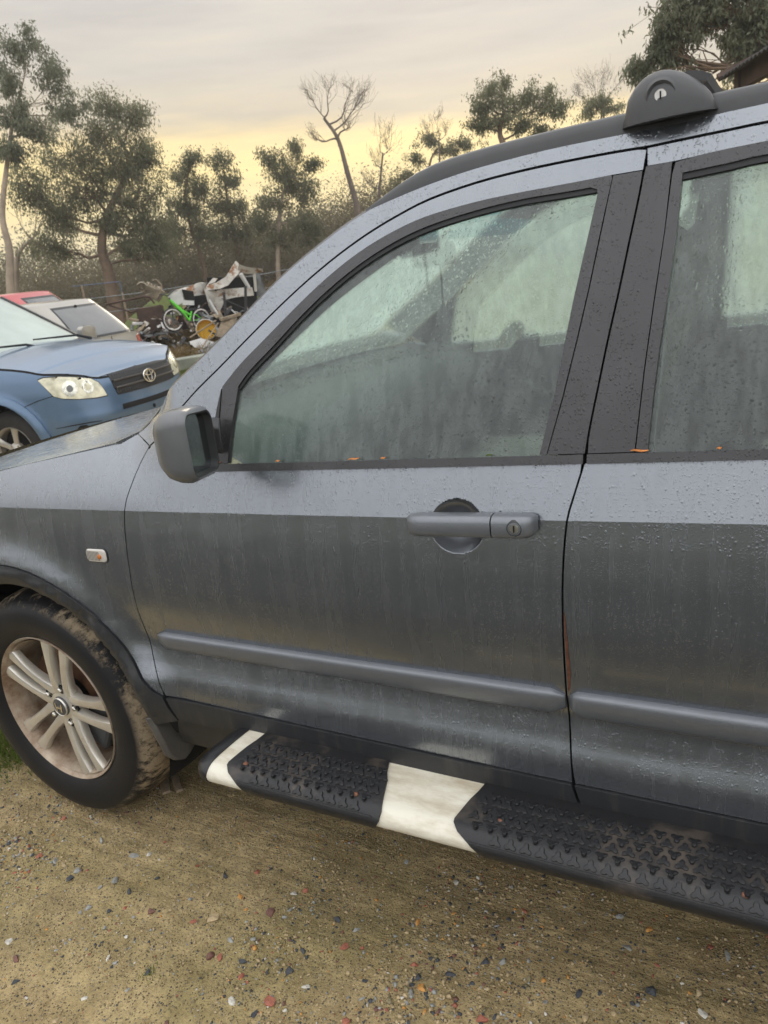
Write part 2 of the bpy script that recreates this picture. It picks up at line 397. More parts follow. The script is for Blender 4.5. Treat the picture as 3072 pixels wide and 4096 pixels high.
M['interior'] = simple('interior_dark_plastic', (.05, .052, .052), .7, vary=.2)
M['headliner'] = simple('interior_headliner', (.30, .30, .28), .9, vary=.1)
M['seat'] = simple('seat_fabric', (.30, .28, .24), .95, vary=.15, bump=.2, bscale=400)
M['white_plastic'] = (lambda t: t.done(t.pbsdf(t.mix(t.ramp(t.noise(t.co((3, 9, 9)), 2.2, 6, .7), [(.42, 0.), (.70, .8)]), (.76, .72, .60), (.42, .34, .22)), .34, 0, t.bump(t.noise(t.co(), 300, 2), .05, .01))))(NT('yellowed_white_plastic'))
M['mat_rubber'] = (lambda t: t.done(t.pbsdf(t.mix(t.ramp(t.noise(t.co(), 7, 5, .65), [(.54, 0.), (.68, 1.)]), (.013, .013, .014), (.080, .064, .050)), .42, 0, t.bump(t.noise(t.co(), 500, 3), .12, .01), spec=.5)))(NT('step_rubber'))
M['screw'] = simple('rusty_screw', (.22, .10, .06), .7, .4, vary=.4, scale=200)
M['lens'] = simple('clear_signal_lens', (.62, .58, .52), .14, 0, vary=.05, coat=1)
M['bulb'] = simple('amber_bulb', (.55, .17, .03), .3, 0, vary=.3, scale=150)
M['rust'] = simple('rust', (.13, .045, .02), .85, 0, vary=.5, scale=90, bump=.4, bscale=300)
M['leaf_dry'] = simple('dry_leaf', (.55, .20, .05), .7, vary=.4, scale=120)

def glass_mat(name, tint, fog, fogc, rough, refr=.55, dropamt=.5, thru=.5, ior=1.02):
    t = NT(name); h, dew = drops(t, 240., 115., dropamt, True, 48)
    cl = t.noise(t.co((6, 6, 3)), 1, 4, .55)
    fogf = t.math('MULTIPLY', t.ramp(dew, [(0, .55), (1, 1.05)]), t.ramp(cl, [(.3, fog*.8), (.7, fog*1.15)]))
    dropm = t.ramp(h, [(.15, 1.), (.6, .62)])
    fogf = t.math('MULTIPLY', fogf, dropm, clamp=True)
    nm = t.bump(h, .38, .004)
    tr = t.n('ShaderNodeBsdfTransparent'); t.set(tr.inputs[0], tint)
    rf = t.n('ShaderNodeBsdfRefraction'); t.set(rf.inputs['Color'], tint); rf.inputs['IOR'].default_value = ior; rf.inputs['Roughness'].default_value = rough; t.l(nm, rf.inputs['Normal'])
    m1 = t.n('ShaderNodeMixShader'); m1.inputs[0].default_value = refr; t.l(tr.outputs[0], m1.inputs[1]); t.l(rf.outputs[0], m1.inputs[2])
    df = t.n('ShaderNodeBsdfDiffuse'); t.set(df.inputs[0], fogc); tl = t.n('ShaderNodeBsdfTranslucent'); t.set(tl.inputs[0], fogc)
    m2 = t.n('ShaderNodeMixShader'); m2.inputs[0].default_value = thru; t.l(df.outputs[0], m2.inputs[1]); t.l(tl.outputs[0], m2.inputs[2])
    m3 = t.n('ShaderNodeMixShader'); t.l(fogf, m3.inputs[0]); t.l(m1.outputs[0], m3.inputs[1]); t.l(m2.outputs[0], m3.inputs[2])
    gl = t.n('ShaderNodeBsdfGlossy'); gl.inputs['Roughness'].default_value = .12; t.set(gl.inputs[0], (1, 1, 1)); t.l(nm, gl.inputs['Normal'])
    lw = t.n('ShaderNodeLayerWeight'); lw.inputs[0].default_value = .5; t.l(nm, lw.inputs['Normal']); frs = t.math('ADD', t.math('MULTIPLY', t.math('POWER', lw.outputs['Facing'], 4.5), .9), .05, clamp=True)
    m4 = t.n('ShaderNodeMixShader'); t.l(frs, m4.inputs[0]); t.l(m3.outputs[0], m4.inputs[1]); t.l(gl.outputs[0], m4.inputs[2])
    return t.done(m4.outputs[0])
M['glass'] = glass_mat('misted_tinted_glass', (.78, .96, .88), .32, (.44, .50, .48), .20, refr=.75, ior=1.13)
M['glass_far'] = glass_mat('misted_far_glass', (.80, .94, .87), .60, (.84, .93, .88), .15, thru=.85)
M['screen'] = glass_mat('misted_windscreen', (.82, .95, .88), .72, (.86, .95, .90), .15, thru=.9)
# ---------------------------------------------------------------- ground
rng = np.random.default_rng(7); random.seed(7)
def hnoise(x, y, seed=0):                                      # smooth value noise
    xi, yi = np.floor(x).astype(int), np.floor(y).astype(int); fx, fy = x-xi, y-yi
    def h(a, b): v = np.sin(a*127.1+b*311.7+seed*74.7)*43758.5453; return v-np.floor(v)
    sx, sy = fx*fx*(3-2*fx), fy*fy*(3-2*fy)
    return (h(xi, yi)*(1-sx)+h(xi+1, yi)*sx)*(1-sy)+(h(xi, yi+1)*(1-sx)+h(xi+1, yi+1)*sx)*sy
def sm(a, b, t): t = np.clip((t-a)/(b-a), 0, 1); return t*t*(3-2*t)
def terrain(x, y):
    x = np.asarray(x, float); y = np.asarray(y, float)
    d = np.hypot(x-CAM[0], y-CAM[1]); az = np.arctan2(x-CAM[0], y-CAM[1])   # 0 = straight away from the car's side, negative to the front
    z = -.12*sm(2.0, 3.2, y)*sm(-.6, -1.6, x)
    right = sm(-.70, -.52, az)
    z = z+sm(19, 34, d)*(.35+.95*right)
    px, py = -8.81, 12.06                                      # heap under the scrap
    u = (x-px)*.78+(y-py)*.63; v = -(x-px)*.63+(y-py)*.78
    z = z+.42*np.exp(-((u+.2)/1.9)**2-((v-.9)/1.1)**2)
    z = z+sm(15, 40, d)*.25*(hnoise(x*.13, y*.13, 3)-.5)
    near = np.exp(-(d/9)**2)
    z = z+(.016*(hnoise(x*1.6, y*1.6, 1)-.5)+.009*(hnoise(x*5, y*5, 2)-.5)+.008*(hnoise(x*17, y*17, 4)-.5)+.007*(hnoise(x*41, y*41, 5)-.5)+.010*(hnoise(x*1.2, y*13, 6)-.5)*np.where(np.abs(y+.1) < .6, 1, .2))*(.25+.75*near)
    return z
def tz(x, y): return float(terrain(np.array([x]), np.array([y]))[0])
def spaced(fine0, fine1, st, ends):
    a = list(np.arange(fine0, fine1, st)); lo, hi = [], []; s = st; p = fine0
    while p > -ends: s *= 1.09; p -= s; lo.append(p)
    s = st; p = a[-1]
    while p < ends: s *= 1.09; p += s; hi.append(p)
    return np.array(lo[::-1]+a+hi)
gx = spaced(-1.1, 2.6, .016, 400); gy = spaced(-1.25, .75, .016, 400)
X, Y = np.meshgrid(gx, gy); Zg = terrain(X, Y)
ny_, nx_ = X.shape; V = np.stack([X.ravel(), Y.ravel(), Zg.ravel()], 1)
idx = np.arange(nx_*ny_).reshape(ny_, nx_); Fg = np.stack([idx[:-1, :-1].ravel(), idx[:-1, 1:].ravel(), idx[1:, 1:].ravel(), idx[1:, :-1].ravel()], 1)
me = bpy.data.meshes.new('ground'); me.vertices.add(len(V)); me.vertices.foreach_set('co', V.ravel()); me.loops.add(Fg.size); me.loops.foreach_set('vertex_index', Fg.ravel())
me.polygons.add(len(Fg)); me.polygons.foreach_set('loop_start', np.arange(0, Fg.size, 4)); me.polygons.foreach_set('use_smooth', np.ones(len(Fg), bool)); me.update(); me.validate()
t = NT('damp_tan_dirt'); c = t.co()
n1 = t.noise(c, 1.7, 6, .62); n2 = t.noise(c, 9, 6, .65); n3 = t.noise(c, 95, 5, .75); n4 = t.noise(c, .35, 4)
col = t.mix(t.ramp(n2, [(.39, 0.), (.61, 1.)]), (.44, .33, .165), (.62, .475, .25))
col = t.mix(t.ramp(n1, [(.46, 0.), (.66, .5)]), col, (.30, .26, .10))                     # mossy film
col = t.mix(t.ramp(t.noise(t.co(loc=(4, 2, 1)), 3.3, 5, .6), [(.50, 0.), (.66, .35)]), col, (.27, .20, .11))   # damp
vg = t.vor(c, 165, out='Color'); vd = t.vor(c, 165)
sepc = t.n('ShaderNodeSeparateColor'); t.l(vg, sepc.inputs[0])
grit = t.math('MULTIPLY', t.ramp(sepc.outputs[0], [(.42, 0.), (.46, 1.)]), t.ramp(vd, [(.26, 1.), (.38, 0.)]))
gcol = t.ramp(sepc.outputs[1], [(0, (.06, .06, .065)), (.25, (.15, .11, .06)), (.45, (.42, .34, .21)), (.7, (.34, .32, .28)), (.9, (.55, .46, .31))], 'CONSTANT')
col = t.mix(t.math('MULTIPLY', grit, .75), col, gcol)
col = t.mix(t.math('MULTIPLY', t.ramp(n3, [(.35, 1.), (.55, 0.)]), .22), col, (.16, .12, .068))
nm_ = t.noise(c, 34, 5, .7); col = t.mix(1.0, col, t.ramp(nm_, [(.32, (.74, .72, .68)), (.5, (1, 1, 1)), (.7, (1.12, 1.10, 1.06))]), 'MULTIPLY')
far = t.n('ShaderNodeSeparateXYZ'); t.l(t.co(), far.inputs[0])
grassy = t.ramp(t.math('MULTIPLY', far.outputs[1], .05), [(.25, 0.), (.45, 1.)]); gn = t.noise(c, .5, 5, .6)
col = t.mix(t.math('MULTIPLY', grassy, .85), col, t.ramp(gn, [(.35, (.10, .115, .03)), (.5, (.15, .13, .05)), (.65, (.21, .155, .07))]))
rut = t.noise(t.co((1.3, 26, 1)), 1.0, 4, .6);
near_car = t.ramp(t.math('ADD', far.outputs[1], 1.0), [(.55, 0.), (.95, 1.)])
col = t.mix(t.math('MULTIPLY', t.math('MULTIPLY', t.ramp(rut, [(.42, 0.), (.62, 1.)]), near_car), .45), col, (.20, .165, .075))
refl_dark = t.ramp(t.math('ADD', t.math('MULTIPLY', far.outputs[1], -.5), t.math('MULTIPLY', t.math('SUBTRACT', n1, .5), .12)), [(.31, 0.), (.40, 1.)])   # unseen ground behind the camera, darkened to give the lower doors a dark reflection
refl_far = t.ramp(t.math('MULTIPLY', far.outputs[1], -.1), [(.26, 0.), (.42, 1.)])                                   # beyond it a dull grey-green, also added for the reflection in the doors
refl_col = t.mix(refl_far, t.ramp(n3, [(.3, (.035, .037, .036)), (.7, (.085, .088, .082))]), t.ramp(n2, [(.35, (.11, .12, .085)), (.65, (.19, .19, .15))]))
col = t.mix(t.math('MULTIPLY', refl_dark, .94), col, refl_col)
h = t.math('ADD', t.math('MULTIPLY', n3, .5), t.math('ADD', t.math('MULTIPLY', grit, .5), t.math('ADD', t.math('MULTIPLY', n2, .6), t.math('MULTIPLY', t.math('MULTIPLY', rut, near_car), .8))))
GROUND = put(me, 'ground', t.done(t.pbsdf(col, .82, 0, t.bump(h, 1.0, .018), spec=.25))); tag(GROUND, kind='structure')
# ---- gravel: thousands of chips in one mass, the larger stones one by one
ico = bmesh.new(); bmesh.ops.create_icosphere(ico, subdivisions=1, radius=1); IV = np.array([v.co[:] for v in ico.verts]); ico.verts.index_update(); IF = np.array([[v.index for v in f.verts] for f in ico.faces]); ico.free()
def stone_shape(r):
    q = rng.normal(size=(1, 3))*.0; s = np.array([1, rng.uniform(.6, 1), rng.uniform(.35, .7)]); v = IV*(1+rng.uniform(-.22, .22, (len(IV), 1)))*s*r
    for _ in range(5):                                         # chip flat faces
        n = rng.normal(size=3); n /= np.linalg.norm(n); d = v@n; lim = np.quantile(d, .72); v = v-np.outer(np.maximum(d-lim, 0), n)*.9
    a = rng.uniform(0, 2*PI); c_, s_ = math.cos(a), math.sin(a); return v@np.array([[c_, -s_, 0], [s_, c_, 0], [0, 0, 1]])
STONES = {'tan': (.44, .335, .19), 'grey': (.30, .30, .28), 'slate': (.06, .065, .072), 'brick': (.34, .12, .075), 'ochre': (.55, .27, .07), 'white': (.58, .55, .48), 'maroon': (.17, .085, .065), 'olive': (.24, .20, .11)}
SM = {k: simple('stone_'+k, v, .75, vary=.3, scale=90, bump=.3, bscale=250) for k, v in STONES.items()}
keys = list(STONES)
NV, NF, MI = [], [], []; off = 0
NQ = 140000
cx_, cy_ = rng.uniform(-.75, 2.1, NQ), rng.uniform(-.70, .50, NQ)
cl_ = np.clip(1.9*(.6*hnoise(cx_*2.1, cy_*2.1, 9)+.4*hnoise(cx_*6, cy_*6, 8)-.33), 0, 1)*np.where(cy_ < -.12, 1.0, .45)   # where the stones gather
keep = rng.uniform(size=NQ) < .16+.55*cl_; cx_, cy_, cl_ = cx_[keep][:40000], cy_[keep][:40000], cl_[keep][:40000]; n_ = len(cx_); cz_ = terrain(cx_, cy_)
SHAPES = np.stack([stone_shape(1.0) for _ in range(220)]); RAD = .0010+.0027*rng.uniform(size=n_)**1.6+.0095*rng.uniform(size=n_)**3.4*(.2+cl_)
crumb = rng.uniform(size=n_) < .74-.5*cl_; CO = np.where(crumb, rng.choice([0, 7, 0, 2], n_, p=[.6, .22, .1, .08]), rng.choice(8, n_, p=[.26, .24, .24, .07, .05, .05, .04, .05]))
V_ = SHAPES[rng.integers(0, 220, n_)]*RAD[:, None, None]+np.stack([cx_, cy_, cz_+RAD*.1], 1)[:, None, :]
V_ = V_.reshape(-1, 3); F_ = (IF[None]+np.arange(n_)[:, None, None]*len(IV)).reshape(-1, 3)
me = bpy.data.meshes.new('gravel'); me.vertices.add(len(V_)); me.vertices.foreach_set('co', V_.ravel().astype(np.float32)); me.loops.add(F_.size); me.loops.foreach_set('vertex_index', F_.ravel().astype(np.int32)); me.polygons.add(len(F_)); me.polygons.foreach_set('loop_start', np.arange(0, F_.size, 3)); me.update(calc_edges=True)
me.polygons.foreach_set('material_index', np.repeat(CO, len(IF)).astype(np.int32))
GR = put(me, 'gravel', [SM[k] for k in keys]); tag(GR, 'fine mixed gravel chips scattered over the tan dirt', 'gravel', kind='stuff')
WORDS = {'tan': 'pale tan', 'grey': 'light grey', 'slate': 'dark slate', 'brick': 'brick red', 'ochre': 'orange ochre', 'white': 'whitish', 'maroon': 'dark maroon', 'olive': 'dull olive'}
big = [(0.325,-0.039,0.008,'white'),(0.369,-0.041,0.005,'white'),(0.285,-0.056,0.0124,'grey'),(0.575,-0.021,0.0109,'slate'),(0.483,-0.022,0.0077,'brick'),(0.652,0.018,0.0081,'brick'),(0.784,-0.01,0.0078,'white'),(0.807,0.01,0.0078,'brick'),(0.471,-0.189,0.0115,'maroon'),(0.641,-0.151,0.0131,'tan'),(0.763,-0.083,0.0116,'maroon'),(0.601,-0.178,0.0079,'brick'),(0.664,-0.073,0.0066,'ochre'),(0.31,-0.146,0.0121,'grey'),(0.089,-0.154,0.0098,'grey'),(-0.037,-0.139,0.0094,'brick'),(0.023,-0.153,0.01,'brick'),(0.128,-0.156,0.0082,'tan'),(0.176,-0.158,0.0111,'grey'),(0.303,-0.236,0.0091,'grey'),(0.898,-0.285,0.0119,'brick'),(0.885,-0.317,0.0089,'slate'),(0.818,-0.314,0.0109,'white'),(0.951,-0.22,0.0102,'white'),(1.075,-0.258,0.0104,'brick'),(0.723,-0.228,0.0076,'brick'),(0.799,-0.249,0.0086,'brick'),(0.9,-0.198,0.0103,'slate'),(0.846,-0.216,0.0061,'slate'),(0.778,-0.217,0.0093,'slate'),(0.897,-0.141,0.008,'slate'),(0.983,-0.101,0.008,'brick'),(0.719,-0.179,0.0083,'grey'),(0.469,-0.27,0.0067,'white'),(0.471,-0.331,0.0079,'white'),(0.198,-0.39,0.0099,'white'),(0.537,-0.324,0.0071,'olive'),(0.596,-0.33,0.0083,'slate'),(0.769,-0.163,0.0063,'grey'),(0.806,-0.085,0.007,'grey'),(0.306,-0.064,0.0065,'tan'),(0.148,-0.042,0.0106,'grey'),(-0.034,-0.019,0.0096,'brick'),(0.2,0.054,0.0076,'maroon'),(0.544,-0.123,0.0074,'grey'),(0.417,-0.099,0.007,'slate'),(0.374,-0.159,0.007,'slate'),(0.987,-0.053,0.0081,'grey'),(0.933,-0.036,0.0088,'slate'),(1.022,-0.155,0.006,'tan'),(0.698,-0.231,0.0139,'maroon'),(0.256,-0.416,0.0118,'maroon'),(0.304,-0.46,0.0102,'slate'),(0.967,-0.178,0.0072,'olive'),(0.285,-0.18,0.0064,'grey'),(0.183,-0.188,0.0095,'slate'),(1.114,0.023,0.008,'ochre'),(1.148,-0.077,0.0096,'brick'),(1.194,-0.073,0.0071,'maroon'),(1.3,-0.023,0.0101,'slate'),(1.332,-0.007,0.0077,'grey'),(1.236,-0.075,0.0082,'slate'),(1.191,-0.129,0.0082,'ochre'),(1.505,-0.025,0.0087,'slate'),(1.642,0.029,0.0099,'slate'),(1.728,0.054,0.0082,'tan'),(1.525,-0.07,0.008,'tan'),(1.334,-0.154,0.0125,'brick'),(1.356,-0.132,0.0091,'slate'),(1.576,0.128,0.0109,'grey'),(1.542,0.205,0.0087,'grey'),(1.339,0.143,0.0081,'brick'),(1.608,0.189,0.0086,'ochre'),(1.771,0.172,0.0092,'grey'),(1.577,-0.043,0.0086,'tan'),(1.738,0.013,0.0087,'white'),(1.4,-0.026,0.0076,'olive'),(1.29,-0.078,0.0058,'slate'),(1.182,-0.053,0.006,'slate'),(1.172,-0.106,0.0088,'slate'),(1.243,-0.163,0.0057,'maroon'),(1.167,-0.173,0.0058,'tan'),(1.738,0.184,0.0074,'brick'),(1.695,0.072,0.0041,'white'),(1.446,-0.068,0.0057,'grey'),(1.61,-0.012,0.0058,'slate'),(1.125,-0.155,0.0053,'brick'),(1.182,0.08,0.0056,'ochre'),(1.006,0.183,0.0066,'grey'),(1.148,0.174,0.0071,'white')]
for i in range(90): big.append((float(rng.uniform(-.3, 1.9)), float(rng.uniform(-.55, .12)), float(.0040+.0035*rng.uniform()**2), keys[int(rng.choice(8, p=[.2, .22, .22, .12, .06, .07, .05, .06]))]))
big.sort(key=lambda q: -q[2])
seen_ = set()
for x, y, r, k in big:
    r *= 1.62; v = stone_shape(r); me = bpy.data.meshes.new('stone'); me.from_pydata(v.tolist(), [], IF.tolist())
    o = put(me, 'stone', SM[k], loc=(x, y, tz(x, y)+r*.10)); b = o.modifiers.new('bevel', 'BEVEL'); b.width = r*.05; b.segments = 1
    first_ = k not in seen_; seen_.add(k)
    tag(o, f'largest {WORDS[k]} stone on the tan dirt beside the car' if first_ else f'small {WORDS[k]} stone, not the largest, lying loose on the tan dirt beside the car', 'stone', f'{WORDS[k]} stones on the dirt')
# ================================================================ the grey car
SUV = empty('grey_suv'); tag(SUV, 'wet grey metallic four wheel drive wagon with white side step, closest to the camera', 'car')
def L(u, v): return (u, side_y(u, v), v)                    # left skin
def LO(d): return lambda u, v: (u, side_y(u, v)+d, v)
def RO(d): return lambda u, v: (u, 2*YC-side_y(u, v)-d, v)   # right skin
OUTL, OUTR = Vector((0, -1, 0)), Vector((0, 1, 0))

cutA = catmull([(.523,1.131),(.507,1.104),(.494,1.074),(.484,1.046),(.475,1.021),(.469,.994),(.465,.976),(.460,.941),(.455,.894),(.450,.847),(.445,.796),(.440,.73),(.441,.66),(.452,.60),(.466,.56),(.482,.509)], 4)
cutA2 = [(.482,.509),(.489,.48),(.508,.442)]
cutB = catmull([(1.606,1.604),(1.598,1.54),(1.586,1.468),(1.572,1.385),(1.560,1.322),(1.548,1.252),(1.536,1.182),(1.528,1.126),(1.516,1.08),(1.504,1.030),(1.496,.94),(1.493,.845),(1.491,.706),(1.494,.612),(1.502,.511)], 3)
cutB2 = [(1.502,.511),(1.509,.475),(1.521,.441)]
gutter = catmull([(.523,1.131),(.556,1.152),(.656,1.233),(.69,1.260),(.749,1.302),(.82,1.355),(.898,1.412),(.968,1.459),(1.034,1.498),(1.098,1.530),(1.16,1.555),(1.226,1.576),(1.316,1.592),(1.40,1.600),(1.48,1.604),(1.556,1.606),(1.606,1.606)], 3)
gutter_r = catmull([(1.606,1.606),(1.662,1.609),(1.727,1.612),(1.80,1.615),(2.1,1.622),(2.42,1.620)], 3)
frame_in = catmull([(.757,1.262),(.803,1.305),(.849,1.340),(.894,1.374),(.969,1.430),(1.036,1.474),(1.099,1.507),(1.161,1.531),(1.22,1.547),(1.297,1.558),(1.37,1.564),(1.492,1.569),(1.552,1.572)], 3)
glass_top = catmull([(.800,1.262),(.829,1.292),(.890,1.340),(.949,1.388),(1.015,1.436),(1.084,1.477),(1.158,1.510),(1.229,1.531),(1.319,1.546),(1.403,1.554),(1.483,1.556),(1.536,1.558)], 3)
sil = catmull([(.462,1.152),(.55,1.222),(.61,1.264),(.682,1.311),(.747,1.356),(.816,1.407),(.89,1.461),(.944,1.495),(.978,1.514),(1.044,1.549),(1.103,1.574)], 3)
railbot = catmull([(1.103,1.574),(1.16,1.588),(1.225,1.602),(1.314,1.616),(1.439,1.627),(1.554,1.631),(1.66,1.634),(1.776,1.641),(2.1,1.648),(2.6,1.645),(3.1,1.63),(3.35,1.61)], 3)
GT = lambda x: belt_z(x)+.0165                               # bottom of the glass
def shift(pl, dx=0, dz=0): return [(a+dx, b+dz) for a, b in pl]
arch = lambda cx, R, a0, a1, n: [(cx+R*math.cos(math.radians(a0+(a1-a0)*i/n)), .355+R*math.sin(math.radians(a0+(a1-a0)*i/n))) for i in range(n+1)]

CUP = (1.303, 1.009)
def door_map(u, v):
    y = side_y(u, v)
    q = ((u-CUP[0])/.053)**2+((v-CUP[1]-.035*(u-CUP[0]))/.050)**2
    if q < 1: y += .021*(1-q**1.6)
    q2 = ((u-.76)/.12)**2+((v-1.03)/.10)**2                  # nothing but a faint swage below the mirror
    if q2 < 1: y += .0015*(1-q2)
    return (u, y, v)

SH = .039
def shear(poly): return [(u, z-SH*(u-.742)) for u, z in poly]
def sheared(f): return lambda u, w: f(u, w+SH*(u-.742))
CR = [(.0, .0, 1.0005, 1.0025, .0019), (0., 0., 1.0034, 1.0075, .0020)]
# ---- wing
wing = cutA[::-1][:0]+[(.478, .509)]+[(x-.0012, z) for x, z in cutA[::-1][1:]]+[(.459,1.150),(.434,1.139),(.415,1.130),(.395,1.128),(.298,1.112),(.217,1.099),(.087,1.078),(-.003,1.061),(-.2,1.022),(-.42,.968),(-.60,.905),(-.66,.80),(-.68,.62),(-.60,.50)]
wing += arch(0, .467, 163, 31, 26)+[(.425,.557),(.455,.524)]
patch('front_wing', shear(wing), sheared(L), M['paint'], SUV, (.025, .025), fine=CR, out=OUTL)
# ---- front door (skin and window frame in one pressing)
belt_l = [(x, belt_z(x)) for x in np.linspace(1.524, .728, 12)]
fd = [(.486, .509)]+[(x, .507) for x in np.linspace(.6, 1.45, 6)]+[(1.499, .507)]+[(x-.0018, z) for x, z in cutB[::-1] if .52 < z < 1.12]+belt_l+[(.731,1.17),(.745,1.225)]+frame_in+[(1.6005,1.573),(1.6040,1.602)]+[(x, z-.002) for x, z in gutter[::-1][1:-1]]+[(.528,1.127)]+[(x+.0015, z) for x, z in cutA[1:-1]]
FD = patch('front_door', shear(fd), sheared(door_map), M['paint'], SUV, (.025, .022), fine=[(1.247, 1.359, .936, 1.040, .0024)]+CR, out=OUTL)
cupp = [(CUP[0]+.0522*math.cos(2*PI*k/64), CUP[1]+.0492*math.sin(2*PI*k/64)+.035*.0522*math.cos(2*PI*k/64)) for k in range(64)]
patch('handle_cup', cupp, lambda u, v: (u, door_map(u, v)[1]-.0008, v), M['satin_dry'], FD, (.003, .003), flange=0, out=OUTL)
# ---- rear door
rgl_top = catmull([(1.661,1.560),(1.73,1.565),(1.80,1.570),(2.1,1.575),(2.34,1.568)], 3)
rfr_in = catmull([(1.648,1.579),(1.78,1.588),(2.1,1.594),(2.36,1.588)], 3)
belt_r = [(x, belt_z(x)) for x in np.linspace(2.40, 1.530, 10)]
rd = [(1.505,.507),(1.8,.507),(2.13,.507)]+arch(2.62, .475, 162, 118, 10)+[(2.42,.86),(2.44,1.0),(2.45,1.165)]+belt_r+[(x+.0018, z) for x, z in cutB if z < 1.12 and z > .52][::1]
RDR = patch('rear_door', shear(rd), sheared(L), M['paint'], SUV, (.03, .022), fine=CR, out=OUTL)
rf = [(1.6075,1.578)]+rfr_in+[(2.40,1.45),(2.42,1.32),(2.44,1.169),(2.46,1.169),(2.45,1.35),(2.43,1.5),(2.42,1.617)]+[(x, z-.002) for x, z in gutter_r[::-1][1:]]
patch('window_frame', rf, L, M['paint_top'], RDR, (.03, .02), out=OUTL)
# ---- pillar and roof side, bonnet edge to tail
ap = [(.462,1.151)]+sil[1:]+railbot[1:]+[(3.35,1.57),(3.1,1.59),(2.7,1.607),(2.43,1.623)]+[(x, z+.0025) for x, z in gutter_r[::-1][1:]]+[(x, z+.0025) for x, z in gutter[::-1][1:]]
patch('roof_side', ap, L, M['paint_top'], SUV, (.03, .015), out=OUTL)
# ---- quarter panel behind the rear door
qp = arch(2.62, .475, 117, 12, 22)+[(3.1,.46),(3.5,.50),(3.52,1.0),(3.50,1.17)]+[(x, belt_z(x)) for x in (3.2,2.8,2.456)]+[(2.446,1.0),(2.426,.86)]
patch('quarter_panel', qp, L, M['paint'], SUV, (.05, .03), out=OUTL)
patch('quarter_glass', [(2.47,1.175),(3.25,1.20),(3.15,1.56),(2.45,1.59)], LO(.006), M['glass'], SUV, (.1, .05), out=OUTL)
patch('tail_pillar', [(3.25,1.20),(3.50,1.17),(3.36,1.57),(3.15,1.56)], L, M['paint'], SUV, (.06, .05), out=OUTL)
# ---- dark structure behind the shut lines
patch('inner_body', [(.44,.36),(2.2,.36),(2.2,.5),(2.3,.9),(2.5,1.13),(.56,1.03),(.42,1.08),(.40,.72)], LO(.022), M['gap'], SUV, (.06, .04), flange=0, out=OUTL)
patch('inner_sill', [(-.15,.90),(.30,.88),(.42,.72),(.46,.60),(.52,.5),(.60,1.03),(.48,1.12),(-.1,1.03)], LO(.03), M['gap'], SUV, (.06, .04), flange=0, out=OUTL)
gp = [(x+.004, z-.022) for x, z in gutter[1:]+gutter_r[1:]]+[(x, z+.020) for x, z in gutter_r[::-1][:-1]]+[(x, z+.022) for x, z in gutter[::-1]]
patch('aperture_frame', gp, LO(.012), M['gap'], SUV, (.05, .03), flange=0, out=OUTL)
bpi = [(1.50,1.10),(1.56,1.10),(1.66,1.58),(1.55,1.58)]
patch('centre_pillar', [(1.47,1.08),(1.62,1.08),(1.65,1.60),(1.565,1.60)], LO(.016), M['gap'], SUV, (.05, .05), flange=0, out=OUTL)
# ---- black trim, glass and seals of the front door
glf_front = [(.772, GT(.772)), (.783, 1.18), (.800, 1.262)]
wt = [(.757,1.262)]+frame_in[1:]+[(1.553,1.567),(1.541,1.50),(1.524,1.40),(1.508,1.32),(1.488,1.23),(1.4645, GT(1.464)),(1.4525, GT(1.452)),(1.475,1.235),(1.500,1.384),(1.515,1.461),(1.531,1.545),(1.530,1.553)]+[(x, z) for x, z in glass_top[::-1][1:]]+[(.783,1.18),(.772, GT(.772)),(.745, GT(.745)),(.752,1.20)]
patch('window_trim', wt, LO(-.002), M['trim'], FD, (.03, .02), flange=.014, out=OUTL)
seal = [(x, z+.002) for x, z in glass_top]+[(x+.001, z-.009) for x, z in glass_top[::-1]]
patch('window_seal', seal, LO(.0015), M['rubber'], FD, (.03, .02), flange=.008, out=OUTL)
bp = [(1.466, GT(1.466)),(1.490,1.23),(1.510,1.32),(1.526,1.40),(1.543,1.50),(1.5545,1.5705),(1.5998,1.5715)]+[(x-.0018, z) for x, z in cutB if 1.15 < z < 1.565]+[(1.529, GT(1.529))]
patch('pillar_cover', bp, LO(-.001), M['trim'], FD, (.03, .03), flange=.01, out=OUTL)
strip = lambda x0, x1: [(x, belt_z(x)+.001) for x in np.linspace(x0, x1, 10)]+[(x, GT(x)) for x in np.linspace(x1, x0, 10)]
patch('belt_moulding', strip(.733, 1.5275), LO(-.007), M['trim'], FD, (.03, .006), flange=.016, out=OUTL)
patch('sail_cover', [(.731,1.10),(.7425, GT(.742)),(.750,1.20),(.7555,1.258),(.745,1.222),(.733,1.17)], LO(-.004), M['plastic'], FD, (.03, .03), flange=.01, out=OUTL)
gfront = [(.765, GT(.765)-.01),(1.462, GT(1.462)-.01),(1.485,1.235),(1.508,1.384),(1.540,1.563)]+[(x, z+.006) for x, z in glass_top[::-1][1:]]+[(.776,1.18)]
patch('door_glass', gfront, LO(.007), M['glass'], FD, (.04, .04), flange=0, out=OUTL)
